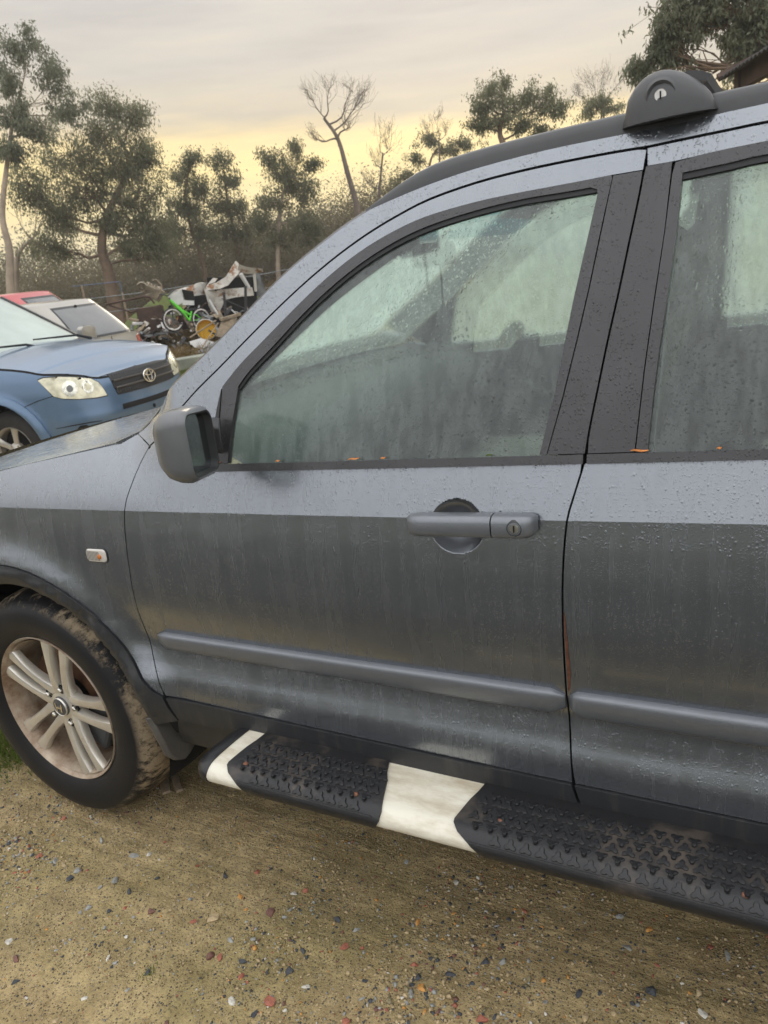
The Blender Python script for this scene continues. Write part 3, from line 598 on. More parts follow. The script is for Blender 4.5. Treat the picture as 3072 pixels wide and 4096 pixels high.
# ---- rear door trim and glass
wt2 = [(1.650,1.577)]+rfr_in[1:]+[(2.40,1.45),(2.43,1.178),(2.41,1.178),(2.36,1.45),(2.335,1.566)]+rgl_top[::-1][1:]+[(1.657,1.474),(1.648,1.374),(1.640,1.30),(1.634,1.227),(1.629, GT(1.629)),(1.611, GT(1.611)),(1.620,1.271),(1.630,1.376),(1.640,1.476),(1.646,1.560)]
patch('window_trim', wt2, LO(-.002), M['trim'], RDR, (.03, .02), flange=.014, out=OUTL)
patch('window_seal', [(x, z+.002) for x, z in rgl_top]+[(x, z-.010) for x, z in rgl_top[::-1]], LO(.0015), M['rubber'], RDR, (.03, .02), flange=.008, out=OUTL)
bp2 = [(1.5345, GT(1.534))]+[(x+.0018, z) for x, z in cutB[::-1] if 1.15 < z < 1.57]+[(1.6055,1.577),(1.6445,1.5785),(1.6385,1.476),(1.628,1.376),(1.618,1.271),(1.609, GT(1.609))]
patch('pillar_cover', bp2, LO(-.001), M['trim'], RDR, (.03, .03), flange=.01, out=OUTL)
patch('belt_moulding', strip(1.534, 2.44), LO(-.007), M['trim'], RDR, (.03, .006), flange=.016, out=OUTL)
patch('door_glass', [(1.625, GT(1.62)-.01),(2.42, GT(2.42)-.01),(2.37,1.45),(2.34,1.573)]+[(x, z+.004) for x, z in rgl_top[::-1][1:]]+[(1.655,1.474),(1.638,1.30)], LO(.007), M['glass'], RDR, (.05, .05), flange=0, out=OUTL)
patch('belt_moulding', strip(2.452, 3.49), LO(-.005), M['trim'], SUV, (.05, .006), flange=.03, out=OUTL)
patch('headlight', [(-.66,.74),(-.52,.78),(-.36,.86),(-.33,.93),(-.44,.945),(-.60,.885)], LO(-.006), M['lens'], SUV, (.03, .03), flange=.02, out=OUTL)
# ---- rub strips
def rub(x0, x1, parent, r0, r1):
    mb = MB(); rings = []
    n = 40
    for i in range(n+1):
        x = x0+(x1-x0)*i/n
        zt = .679+.0285*(x-.486) if x < 1.06 else .6955+.013*(x-1.06); zb = .634+.012*(x-.475)
        zt = .6785+.026*(x-.486)-.004*(x-.486)**2
        d0 = min(1, (x-x0)/r0) if r0 else 1; d1 = min(1, (x1-x)/r1) if r1 else 1
        k = math.sqrt(max(0, 1-(1-d0)**2))*math.sqrt(max(0, 1-(1-d1)**2)); k = max(k, .05)
        zm = (zt+zb)/2; hz = (zt-zb)/2*(.55+.45*k); ring = []
        for a in np.linspace(0, PI, 11):
            z = zm+hz*math.cos(a); bul = math.sin(a)**.42*.018*(.2+.8*k)
            ring.append((x, side_y(x, z)-bul-.001 if 0 < a < PI else side_y(x, z)+.004, z))
        rings.append(ring)
    mb.loft(rings, closed=False, cap0=True, cap1=True)
    return mb.build('rub_strip', M['satin'], parent, 50)
rub(.478, 1.4885, FD, .03, .006); rub(1.4965, 2.10, RDR, .008, .04)
# ---- lower cladding on doors, sill
def clad(x0, x1, x2, x3, parent): patch('lower_cladding', [(x0, .5045)]+[(x, .5045) for x in np.linspace(x0, x1, 8)][1:]+[(x2, .440),(x3, .440)], LO(-.006), M['cladding'], parent, (.05, .012), flange=.02, out=OUTL)
clad(.488, 1.499, 1.517, .510, FD); clad(1.505, 2.12, 2.14, 1.523, RDR)
patch('sill', [(.49,.436),(2.2,.436),(2.2,.33),(.45,.33)], LO(.012), M['cladding'], SUV, (.08, .015), flange=.03, out=OUTL)
# ---- wheel arch trims
def arch_map(cx):
    def f(u, v):
        r = math.hypot(u-cx, v-.355); lip = .012*smooth(.44, .462, r)
        return (u, side_y(u, v)-.013+lip*.55+.02*smooth(.415, .398, r), v)
    return f
ac = arch(0, .465, 168, 31, 30)+[(.424,.555),(.454,.522),(.4795,.507),(.487,.48),(.506,.440),(.384,.402)]+arch(0, .399, 9, 168, 34)
patch('arch_trim', ac, arch_map(0), M['cladding'], SUV, (.02, .02), flange=.05, out=OUTL)
ac2 = arch(2.62, .473, 165, 10, 30)+arch(2.62, .405, 10, 165, 30)
patch('arch_trim', ac2, arch_map(2.62), M['cladding'], SUV, (.03, .03), flange=.05, out=OUTL)
for cx in (0, 2.62):
    mb = MB(); mb.lathe([(.415, .035), (.425, .12), (.425, .42)], 30, Matrix.Translation((cx, 0, .355)), math.radians(-20), math.radians(200)); mb.lathe([(.425, .42), (.05, .42)], 30, Matrix.Translation((cx, 0, .355)), math.radians(-20), math.radians(200))
    mb.build('arch_liner', M['gap'], SUV, 60)
# mud flap
fl = [(-.012,.435),(.010,.31),(.030,.283),(.055,.270),(.080,.275),(.135,.30),(.15,.40),(.10,.44)]
mb = MB(); mb.loft([[(.405+.02*(1-(z-.27)/.17), y+.0, z) for y, z in fl], [(.425+.02*(1-(z-.27)/.17), y*.96+.004, z+.003) for y, z in fl]], cap0=True, cap1=True)
mb.build('mud_flap', simple('dusty_mud_flap', (.085, .08, .072), .6, vary=.35, scale=9), SUV, 40, bevel=.004)
# ---- bonnet, cowl, nose
def seam_z(x): return 1.0615+.172*x-(.12*(x+.2)**2 if x < -.2 else 0)
def bonnet(u, v):                                            # u = x, v = -1..1 across
    ys = side_y(max(u, -.6), seam_z(u))+.008+(.10*(u+.45)**2*3 if u < -.45 else 0); hw = YC-ys; y = YC+v*hw
    x = u-.10*(1-v*v)*smooth(-.2, -.7, u)
    return (x, y, seam_z(u)+.002+.014*max(0, 1-v*v)**.8)
bon = [(.388,-1),(-.1,-1),(-.4,-1),(-.66,-1),(-.66,0),(-.66,1),(-.4,1),(.388,1),(.300,.6),(.250,.3),(.235,0),(.250,-.3),(.300,-.6)]
patch('bonnet', bon, bonnet, M['paint_top'], SUV, (.05, .06), out=Vector((0, 0, 1)), flange=.02)
def cowl(u, v):                                              # v -1..1 across, u 0..1 from bonnet to screen
    b = (.396-.155*(1-v*v), None); hw = YC-.105; y = YC+v*hw
    x = b[0]+u*.085; return (x, y, 1.118+.02*(1-v*v)+.022*u-.022*math.sin(u*PI))
patch('cowl', [(0,-1),(0,1),(1,1),(1,-1)], cowl, M['plastic'], SUV, (.25, .08), out=Vector((0, 0, 1)), flange=.03)
mb = MB(); rr = []
for zz, sc in ((.93, .0), (.86, .06), (.74, .10), (.60, .13), (.45, .12), (.32, .05)):
    ring = []
    for i in range(25):
        v = -1+2*i/24; ring.append((-.66-.06-sc-.13*(1-v*v)+.10*abs(v)**6, YC+v*(YC-.075), zz))
    rr.append(ring)
mb.loft(rr, closed=False); mb.build('front_bumper', M['paint'], SUV, 60)
# ---- windscreen between the pillars
def pe(t):                                                   # inner edge of the left pillar
    i = t*(len(sil)-1); k = min(int(i), len(sil)-2); a = i-k
    x = sil[k][0]+(sil[k+1][0]-sil[k][0])*a; z = sil[k][1]+(sil[k+1][1]-sil[k][1])*a
    return x, side_y(x, z), z
def ws(u, v, d=0.):                                          # u 0..1 up the pillar, v -1..1 across
    x, y, z = pe(min(max(u, 0), 1)); ye = y+.035
    return (x-.012-.13*(1-v*v)-d*.8, YC+v*(YC-ye), z-.002-.012*(1-v*v)*(1-u)+d*.6+.012*(1-v*v)*u)
patch('windscreen', [(0,-1),(1,-1),(1,1),(0,1)], ws, M['screen'], SUV, (.06, .06), out=Vector((-1, 0, 1)), flange=0)
mb = MB(); rings = []
for i in range(25):
    x, y, z = pe(i/24); g = ws(i/24, -1)
    rings.append([(x, y, z), (x-.004, y+.010, z+.005), (x-.010, y+.022, z+.004), (g[0]-.003, g[1], g[2]+.004), (g[0]+.006, g[1]+.012, g[2]-.006)])
mb.loft(rings, closed=False); mb.build('pillar_edge', M['trim'], SUV, 60)
mb = MB(); rings = []
for i in range(25):                                          # inner lining of the left pillar
    x, y, z = pe(i/24); rings.append([(x+.012, y+.012, z-.014), (x+.03, y+.05, z-.01), (x+.075, y+.05, z-.035), (x+.085, y+.02, z-.075)])
mb.loft(rings, closed=False); mb.build('pillar_lining', M['interior'], SUV, 60)
mb = MB(); mb.loft([[(ws(.955, v)[0]-.002, ws(.955, v)[1], ws(.955, v)[2]+.002) for v in np.linspace(-.97, .97, 13)], [(ws(.80, v)[0]+.003, ws(.80, v)[1], ws(.80, v)[2]-.004) for v in np.linspace(-.96, .96, 13)]], closed=False)
tt = NT('blue_shade_band'); trb = tt.n('ShaderNodeBsdfTransparent'); tt.set(trb.inputs[0], (.16, .42, .50)); mb.build('shade_band', tt.done(trb.outputs[0]), SUV, 180)
# ---- roof
def roof(u, v):
    zr = 1.575+(.07*(1-math.exp(-(u-1.10)/.20)))-.035*smooth(2.6, 3.4, u)-.02*smooth(3.2, 3.5, u)
    yb = side_y(u, 1.62 if u > 1.35 else 1.575+(u-1.103)*.18)+.012
    return (u-.11*(1-v*v)*smooth(1.6, 1.1, u), YC+v*(YC-yb), zr+.035*(1-v*v))
patch('roof', [(1.10,-1),(3.38,-1),(3.38,1),(1.10,1)], roof, M['paint_top'], SUV, (.06, .1), out=Vector((0, 0, 1)), flange=.01)
patch('headliner', [(1.05,-.97),(3.38,-.97),(3.38,.97),(1.05,.97)], lambda u, v: tuple(a-b for a, b in zip(roof(max(u, 1.1), v), (max(0, 1.1-u), 0, .035))), M['headliner'], SUV, (.12, .2), out=Vector((0, 0, -1)), flange=0)
# ---- roof rails
def rail(sgn):
    mb = MB(); rings = []
    xs = np.linspace(1.088, 3.15, 60)
    for i, x in enumerate(xs):
        e = min(1, (x-1.088)/.16); e2 = min(1, (3.15-x)/.12); k = max(.03, math.sin(e*PI/2)*math.sin(e2*PI/2))
        zb = 1.573+(.063*(1-math.exp(-(x-1.088)/.19)))+.010*smooth(1.4, 2.0, x); yb = side_y(x, zb)+.004; h = .030*k+.002
        ring = [(x, yb-.001, zb-.004), (x, yb+.001, zb+h*.45), (x, yb+.008, zb+h*.85), (x, yb+.018, zb+h), (x, yb+.032, zb+h*.95), (x, yb+.042, zb+h*.5), (x, yb+.044, zb-.004)]
        rings.append([(a, b if sgn < 0 else 2*YC-b, c) for a, b, c in ring])
    mb.loft(rings, closed=True, cap0=True, cap1=True); return mb.build('roof_rail', M['rail'], SUV, 60)
rail(-1); rail(1)
# ---- rack foot and bar
def rack(y0, sg):
    mb = MB(); rings = []
    for i in range(15):
        t = i/14; x = 1.565+.142*t
        h = .070*math.sin(PI*min(1, max(.0, t**.75)))**.62+.002; w = .040*math.sin(PI*t)**.5+.004
        zb = 1.645+.006*t
        ring = []
        for a in np.linspace(0, PI, 11):
            ring.append((x, y0+sg*(.014+w*(-math.cos(a))*.9), zb-.006+h*math.sin(a)**.8))
        rings.append(ring)
    mb.loft(rings, closed=True, cap0=True, cap1=True); o = mb.build('rack_foot', M['rail'], SUV, 60)
    return o
def fac(x): return x
rk = rack(.195, 1); rack(2*YC-.195, -1)
mb = MB(); mb.lathe([(.0, -.004), (.0085, -.004), (.0095, -.002), (.0095, .012)], 20, Matrix.Translation((1.628, .176, 1.674))); mb.build('lock', M['lockmetal'], rk, 40)
mb = MB(); mb.box((1.628, .1715, 1.674), (.0022, .002, .011)); mb.build('key_slot', M['gap'], rk)
mb = MB(); mb.lathe([(.017, .0015), (.021, -.0015), (.026, .004)], 28, Matrix.Translation((1.628, .176, 1.674))); mb.build('lock_surround', M['rail'], rk, 60)
pr = [(-.040, 0), (-.030, .011), (-.008, .016), (.018, .012), (.040, .003), (.030, -.006), (-.020, -.007)]
mb = MB(); mb.loft([[(1.668+a*.7, yy, 1.694+b*.8) for a, b in pr] for yy in (.215, 2*YC-.215)], cap0=True, cap1=True); mb.build('rack_bar', M['rail'], SUV, 40)
# ---- indicator on the wing
def rrect(w, h, r, n=5):
    out = []
    for cx, cy, a0 in ((w-r, h-r, 0), (-w+r, h-r, 90), (-w+r, -h+r, 180), (w-r, -h+r, 270)):
        for k in range(n+1): a = math.radians(a0+90*k/n); out.append((cx+r*math.cos(a), cy+r*math.sin(a)))
    return out
def dome(name, cx, cz, w, h, r, dep, mat, parent, base=0.0, tilt=0.04):
    rings = []
    for sc, d in ((1, .004), (1, -dep*.6), (.93, -dep*.9), (.80, -dep), (.4, -dep*1.04)):
        rings.append([(cx+a*sc, side_y(cx+a*sc, cz+b*sc)+base+d, cz+b*sc+tilt*a*sc) for a, b in rrect(w, h, r)])
    mb = MB(); mb.loft(rings, cap1=True); return mb.build(name, mat, parent, 50)
si = dome('side_indicator', .350, .874, .034, .0165, .010, .006, M['lens'], SUV)
for k in range(9):
    x = .324+k*.0047; mb = MB(); mb.box((x, side_y(x, .874)-.0068, .874), (.0014, .0014, .024)); mb.build('lens_rib', M['chrome'], si)
dome('bulb', .364, .873, .006, .0065, .006, .0095, M['bulb'], si)
dome('indicator_rim', .350, .874, .0362, .0187, .0115, .003, M['plastic'], si)
# ---- door handle
def bar(name, x0, x1, parent, e0, e1):
    mb = MB(); rings = []; n = 26
    for i in range(n+1):
        t = i/n; x = x0+(x1-x0)*t; zc_ = 1.0225+.05*(x-1.335)
        k0 = min(1, (x-x0)/e0) if e0 else 1; k1 = min(1, (x1-x)/e1) if e1 else 1
        k = math.sqrt(max(0, 1-(1-k0)**2))*math.sqrt(max(0, 1-(1-k1)**2))
        hz = .0205*(.62+.38*k); dep = .012+.022*k; yb = side_y(x, zc_)
        ring = [(x, yb-dep+(.012 if abs(b) < 1 else 0)*0+dep*(1-abs(a))*0, zc_) for a, b in ()]
        for a, b in rrect(1, 1, .55, 4):
            ring.append((x, yb-dep*.5-.003+dep*.5*a*(-1)-(.004*(1-b*b)), zc_+hz*b))
        rings.append(ring)
    mb.loft(rings, cap0=True, cap1=True); return mb.build(name, M['satin'], parent, 55)
hd = bar('door_handle', 1.212, 1.3805, FD, .035, 0); bar('lock_housing', 1.3830, 1.456, FD, 0, .020)
mb = MB(); mb.lathe([(0, 0), (.008, 0), (.0105, .003), (.0105, .01)], 24, Matrix.Translation((1.424, side_y(1.424, 1.03)-.041, 1.0275))); lk = mb.build('door_lock', M['lockmetal'], FD, 40)
mb = MB(); mb.lathe([(.0105, .004), (.0125, .0), (.0155, .005)], 24, Matrix.Translation((1.424, side_y(1.424, 1.03)-.042, 1.0275))); mb.build('lock_ring', M['plastic'], lk, 50)
mb = MB(); mb.box((1.424, side_y(1.424, 1.03)-.0425, 1.0275), (.0018, .002, .012)); mb.build('key_slot', M['gap'], lk)
# rust on the leading edge of the rear door
mb = MB(); zz = np.linspace(.70, .865, 14); w_ = [.002, .004, .005, .006, .0055, .006, .005, .0045, .005, .004, .003, .003, .002, .001]
mb.loft([[(1.4955, side_y(1.496, z)-.0012, z), (1.4955+w, side_y(1.5, z)-.0012, z)] for z, w in zip(zz, w_)], closed=False); mb.build('rust_patch', M['rust'], RDR)
# ---- mirror
MC = Vector((.8105, -.0675, 1.180)); ax = Vector((.275, -.96, 0)).normalized()   # ax: along the glass, outward
nr = Vector((.96, .275, 0)); uz = Vector((0, 0, 1))
def mring(sw, sh, back, dxo=0, dz=0, rr=.4, skew=0):
    out = []
    for a, b in rrect(1, 1, rr, 6):
        out.append(MC+ax*(a*sw*.84+dxo)+uz*(b*sh+dz+skew*a)-nr*back)
    return out
mb = MB(); mb.loft([mring(.072,.062,-.004,rr=.36,skew=.006), mring(.078,.069,.002,rr=.40,skew=.006), mring(.080,.072,.012,rr=.42,skew=.006), mring(.079,.0715,.034,-.002,.001,.46,.004), mring(.073,.066,.058,-.006,.002,.52,.002), mring(.058,.053,.078,-.012,.003,.6), mring(.032,.030,.090,-.018,.004,.7)], cap1=True)
mir = mb.build('door_mirror', simple('mirror_housing_grey', (.15, .155, .16), .36, .35, vary=.12, scale=10, bump=.08, bscale=900, coat=.4), SUV, 60)
mb = MB(); mb.loft([mring(.072,.062,-.004,rr=.36,skew=.006), mring(.069,.059,-.003,rr=.34,skew=.006), mring(.067,.057,.012,rr=.32,skew=.006)]); mb.build('mirror_surround', M['plastic'], mir, 60)
mb = MB(); mb.loft([mring(.067,.057,.0115,rr=.32,skew=.006), mring(.045,.036,.0112,rr=.32,skew=.004), mring(.005,.005,.0112,rr=.3)], cap1=True); mb.build('mirror_glass', M['mirrorglass'], mir, 60)
mb = MB(); mb.loft([[(.742,.058,1.205),(.768,.055,1.205),(.768,.045,1.13),(.742,.045,1.13)], [(.752,.018,1.195),(.792,.018,1.19),(.792,.014,1.135),(.752,.014,1.14)]], cap0=True, cap1=True); mb.build('mirror_arm', M['plastic'], mir, 40, bevel=.004)
# ---- running gear
def tyre_mat():
    t = NT('muddy_tyre_rubber'); sp = t.n('ShaderNodeSeparateXYZ'); t.l(t.co(), sp.inputs[0])
    r = t.math('SQRT', t.math('ADD', t.math('POWER', sp.outputs[0], 2.), t.math('POWER', sp.outputs[2], 2.)))
    tread = t.ramp(r, [(.322, 0.), (.338, .8), (.350, 1.)])
    n = t.noise(t.co((1, .45, 1)), 48, 8, .8); n2 = t.noise(t.co(), 4.5, 4, .6)
    mud = t.ramp(t.math('ADD', t.math('MULTIPLY', n, .62), t.math('MULTIPLY', n2, .50)), [(.52, 0.), (.60, 1.)])
    mud = t.math('MULTIPLY', mud, tread)
    dust = t.math('MULTIPLY', t.ramp(t.noise(t.co(), 3.5, 5, .6), [(.45, 0.), (.8, .35)]), .35)
    grain = t.noise(t.co(), 160, 3, .7)
    mudc = t.mix(grain, (.24, .18, .11), (.50, .40, .27)); base = t.mix(dust, (.013, .013, .014), (.075, .066, .055))
    ring = t.math('MULTIPLY', t.math('SINE', t.math('MULTIPLY', r, 900.)), t.ramp(r, [(.235, 1.), (.325, 0.)]))
    h = t.math('ADD', t.math('MULTIPLY', mud, t.math('ADD', grain, .6)), t.math('MULTIPLY', ring, .04))
    return t.done(t.pbsdf(t.mix(mud, base, mudc), t.fmix(mud, .48, .95), 0, t.bump(h, .55, .004), spec=.22))
M['tyre'] = tyre_mat()
M['alloy'] = (lambda t: t.done(t.pbsdf(t.mix(t.ramp(t.noise(t.co(), 9, 5, .65), [(.45, 0.), (.8, .5)]), (.66, .63, .56), (.36, .27, .18)), .30, .6, t.bump(t.noise(t.co(), 250, 3), .06, .01), .3, .2)))(NT('dirty_silver_alloy'))
M['barrel'] = (lambda t: t.done(t.pbsdf(t.mix(t.ramp(t.noise(t.co(), 12, 6, .7), [(.35, 0.), (.7, 1.)]), (.50, .42, .32), (.20, .115, .065)), .5, .4)))(NT('dust_caked_rim_barrel'))
M['disc'] = simple('rusty_brake_disc', (.13, .065, .035), .6, .5, vary=.4, scale=30)
def make_wheel(R=.355, Wd=.225, rim=.229):
    w = empty('wheel')
    p = [(rim-.006, .018), (rim+.006, .004), (rim+.016, .000), (.262, -.009), (.300, -.010), (.325, -.004), (.338, .010), (.346, .026), (.352, .045), (R, .075), (R+.001, Wd/2), (R, Wd-.075), (.350, Wd-.035), (.335, Wd-.008), (.30, Wd+.006), (rim+.01, Wd-.01), (rim-.006, Wd-.02)]
    mb = MB(); mb.lathe(p, 96); ty = mb.build('tyre', M['tyre'], w, 55)
    mb = MB(); mb.lathe([(rim-.010, .018), (rim-.003, .005), (rim, .002), (rim+.002, .006)], 72); mb.build('rim_flange', M['barrel'], w, 60)
    mb = MB(); mb.lathe([(rim-.011, .012), (rim-.020, .035), (rim-.028, .09), (rim-.032, .16)], 72); mb.build('rim_barrel', M['barrel'], w, 60)
    mb = MB()
    for k in range(5):
        for sg in (-1, 1):
            rings = []
            for i in range(9):
                t = i/8; r = .036+(rim-.013-.036)*t; off = sg*(.0225+.0145*t**1.3); wd = .0185-.0035*math.sin(PI*min(1, t*1.1))+.008*max(0, t-.75)*4*.6+.012*max(0, .25-t)
                yy = .020-.006*math.sin(PI*t)+.006*(1-t)-(.008*t); dp = .030-.008*t
                ring = []
                for a, b in ((-1, .55), (-.72, .12), (0, 0), (.72, .12), (1, .55), (.9, 1), (-.9, 1)): ring.append(Vector((off+a*wd, yy+b*dp, r)))
                rings.append(ring)
            A = math.radians(14+72*k); Mx = Matrix.Rotation(A, 4, 'Y')
            mb.loft([[Mx @ q for q in r] for r in rings], cap0=True, cap1=True)
    mb.lathe([(0, .028), (.036, .026), (.052, .030), (.066, .036), (.070, .06)], 48)
    mb.build('spokes', M['alloy'], w, 45)
    mb = MB()
    for k in range(5):
        A = math.radians(14+72*k); mb.tube([(.057*math.sin(A), .020, .057*math.cos(A)), (.057*math.sin(A), .035, .057*math.cos(A))], .0088, 6)
        nm = MB(); nm.lathe([(0, 0), (.005, .0), (.0078, .003), (.0078, .02)], 6, Matrix.Translation((.057*math.sin(A), .018, .057*math.cos(A)))); nm.build('wheel_nut', M['lockmetal'], w, 30)
        nm = MB(); nm.lathe([(.0085, .030), (.0125, .0262), (.014, .031)], 18, Matrix.Translation((.057*math.sin(A), 0, .057*math.cos(A)))); nm.build('nut_well', M['gap'], w, 60)
    mb = MB(); mb.lathe([(0, .0155), (.020, .0160), (.0275, .018), (.030, .021), (.031, .030)], 40); cap = mb.build('centre_cap', simple('cap_grey', (.10, .10, .10), .35, .4), w, 60)
    mb = MB(); mb.lathe([(.026, .0172), (.0275, .0160), (.0295, .0195)], 40); mb.build('cap_ring', M['alloy'], cap, 60)
    mb = MB()                                                 # the H on the cap
    for sg in (-1, 1):
        mb.prism([(sg*.0065, -.013), (sg*.0115, -.0135), (sg*.0150, .0135), (sg*.0105, .0125)] if sg > 0 else [(-.0105, .0125), (-.0150, .0135), (-.0115, -.0135), (-.0065, -.013)], .0025, Matrix.Translation((0, .0135, 0)))
    mb.prism([(-.0085, -.0035), (.0085, -.0035), (.0088, .002), (-.0088, .002)], .0025, Matrix.Translation((0, .0136, 0)))
    mb.build('cap_emblem', M['chrome'], cap)
    mb = MB(); mb.lathe([(.07, .075), (.16, .075), (.162, .085), (.162, .095), (.07, .095)], 48); mb.build('brake_disc', M['disc'], w, 40)
    mb = MB(); mb.box((.10, .085, -.06), (.09, .06, .16), (0, .5, 0)); mb.build('brake_caliper', M['interior'], w, None, bevel=.012)
    mb = MB(); mb.lathe([(0, .10), (.19, .11), (.196, .14)], 40); mb.build('wheel_backing', M['gap'], w, 60)
    return w
wh = make_wheel(); wh.parent = SUV; wh.location = (0, .028, .355); wh.rotation_euler = (0, 0, math.radians(-2.3))
def flatten(root):                                           # a wheel is a part: its pieces hang under the tyre
    return root
def copy_tree(o, parent):
    c = o.copy(); COL.objects.link(c); c.parent = parent
    for ch in list(o.children): copy_tree(ch, c)
    return c
w2 = copy_tree(wh, SUV); w2.location = (2.62, .028, .355); w2.rotation_euler = (0, .6, 0)
for x in (0, 2.62):
    w3 = copy_tree(wh, SUV); w3.location = (x, 2*YC-.028, .355); w3.rotation_euler = (0, .4+x, PI)
# ---- side step: section from under the sill, over the nose and back
SEC = [(.050,.462),(.010,.462),(-.060,.459),(-.110,.453),(-.128,.446),(-.139,.434),(-.141,.422),(-.135,.411),(-.118,.405),(-.04,.400),(.05,.402)]
SECc = catmull(SEC, 6); SL = [0.0]
for i in range(1, len(SECc)): SL.append(SL[-1]+math.dist(SECc[i], SECc[i-1]))
def sec(s, off=0.):
    s = min(max(s, 0), SL[-1]-1e-6); i = max(j for j in range(len(SL)) if SL[j] <= s); i = min(i, len(SL)-2); t = (s-SL[i])/(SL[i+1]-SL[i])
    a, b = SECc[i], SECc[i+1]; d = Vector((b[0]-a[0], b[1]-a[1])).normalized(); n = Vector((d.y, -d.x)); n = -n if n.y < 0 and s < .12 else n
    n = Vector((d[1], -d[0]))
    return (a[0]+(b[0]-a[0])*t+n[0]*off, a[1]+(b[1]-a[1])*t+n[1]*off)
def nrm_sign():
    a = sec(.03); b = sec(.03, .01); return 1 if b[1] > a[1] else -1
SG = nrm_sign()
def step_map(off): return lambda u, v: (u, *sec(v, off*SG))
def s_at(y):                                                  # arc length on top where section reaches y
    return min((abs(sec(s)[0]-y), s) for s in np.linspace(0, .2, 200))[1]
SN = s_at(-.1405)
STEP = empty('side_step'); STEP.parent = SUV
body = [(.7095,SL[-1]-.05),(.7095,SN+.03),(.7095,SN-.03),(.716,s_at(-.09)),(.731,s_at(0)),(.737,0),(2.30,0),(2.30,SL[-1]-.05)]
patch('step_body', body, step_map(0), M['white_plastic'], STEP, (.1, .008), flange=0, out=OUTL)
mb = MB(); rings = []
for i in range(9):                                            # rounded black end
    t = i/8; k = math.sqrt(max(0, 1-(1-t)**2)); ring = []
    for s in np.linspace(0, SL[-1], 30):
        y, z = sec(s, .0030*SG); yc_, zc_ = -.03, .43
        sl = .035*smooth(.0, -.14, y) if y < 0 else 0
        ring.append((.655+.056*t+.022*(y+.14)/.14, yc_+(y-yc_)*(.55+.45*k)+.02*(1-k), zc_+(z-zc_)*max(.1, k)))
    rings.append(ring)
mb.loft(rings, closed=True, cap0=True, cap1=True); mb.build('end_cap', simple('step_end_black', (.014, .014, .015), .3, vary=.2), STEP, 50)
def mat_patch(x0, x1, xr=None):
    si, sb = s_at(.02), SN+.034
    lo = [(x0+.115,sb),(x0+.075,sb-.012),(x0+.035,SN-.004),(x0+.012,SN-.018),(x0,SN-.032),(x0-.001,SN-.040),(x0+.004,s_at(-.09)),(x0+.012,s_at(-.055)),(x0+.020,s_at(-.03)),(x0+.030,si)]
    hi = [(x1-.052,si),(x1-.036,s_at(-.03)),(x1-.022,s_at(-.06)),(x1-.008,SN-.040),(x1-.002,SN-.018),(x1-.004,SN),(x1-.015,SN+.018),(x1-.05,SN+.03),(x1-.08,sb)]
    return patch('step_mat', lo+hi, step_map(.0045), M['mat_rubber'], STEP, (.04, .008), flange=.006, out=OUTL)
mat_patch(.757, 1.152); mat_patch(1.300, 2.20)
# nose groove line and trefoil treads
for x0, x1 in ((.775, 1.142), (1.318, 2.19)):
    mb = MB(); mb.tube([(x, *sec(SN-.006, .005*SG)) for x in np.linspace(x0+.02, x1-.01, 14)], .0018, 5); mb.build('mat_rib', M['mat_rubber'], STEP, 60)
tre = []
for k in range(24):
    a = 2*PI*k/24; r = .0088+.0034*math.cos(3*a); tre.append((r*math.sin(a), r*math.cos(a)))
mb = MB(); mb.loft([[(a, b, -.002) for a, b in tre], [(a, b, .0016) for a, b in tre], [(a*.86, b*.86, .0026) for a, b in tre]], cap1=True)
lug0 = mb.build('tread_lug', M['mat_rubber'], STEP, 35); lug_me = lug0.data; first = True
def lug(x, y, rz):
    global first
    s = s_at(y); yy, zz = sec(s, .0045*SG); dy, dz = sec(s+.003)[0]-sec(s-.003)[0], sec(s+.003)[1]-sec(s-.003)[1]
    if first: o = lug0; first = False
    else:
        o = lug0.copy(); COL.objects.link(o)
    o.parent = STEP; o.location = (x, yy, zz+.0003); o.rotation_euler = (math.atan2(dz, dy) if dy > 0 else math.atan2(-dz, -dy), 0, rz)
for x0, x1, nx in ((.786, 1.120, 12), (1.330, 2.14, 28)):
    for r in range(6):
        yy = -.1315+r*.0190
        for k in range(nx+1):
            x = x0+(k+(.5 if r % 2 else 0))*(x1-x0)/nx+.012*(yy+.117)/.08*(1 if k < 2 else 0)
            if x < x1+.01 and (r > 0 or x0+.03 < x < x1-.02): lug(x, yy, PI if (r % 2) else 0)
for x, y in ((.800,-.105),(1.083,-.112),(1.385,-.092),(1.805,-.118)):
    s = s_at(y); mb = MB(); mb.lathe([(0, -.0012), (.004, -.001), (.006, .001), (.006, .003)], 14, Matrix.Translation((x, sec(s)[0], sec(s)[1]+.0065)) @ Matrix.Rotation(-PI/2, 4, 'X')); mb.build('step_screw', M['screw'], STEP, 50)
for x in (.9, 1.9):
    mb = MB(); mb.box((x, .03, .39), (.05, .12, .02)); mb.build('step_bracket', M['gap'], STEP)
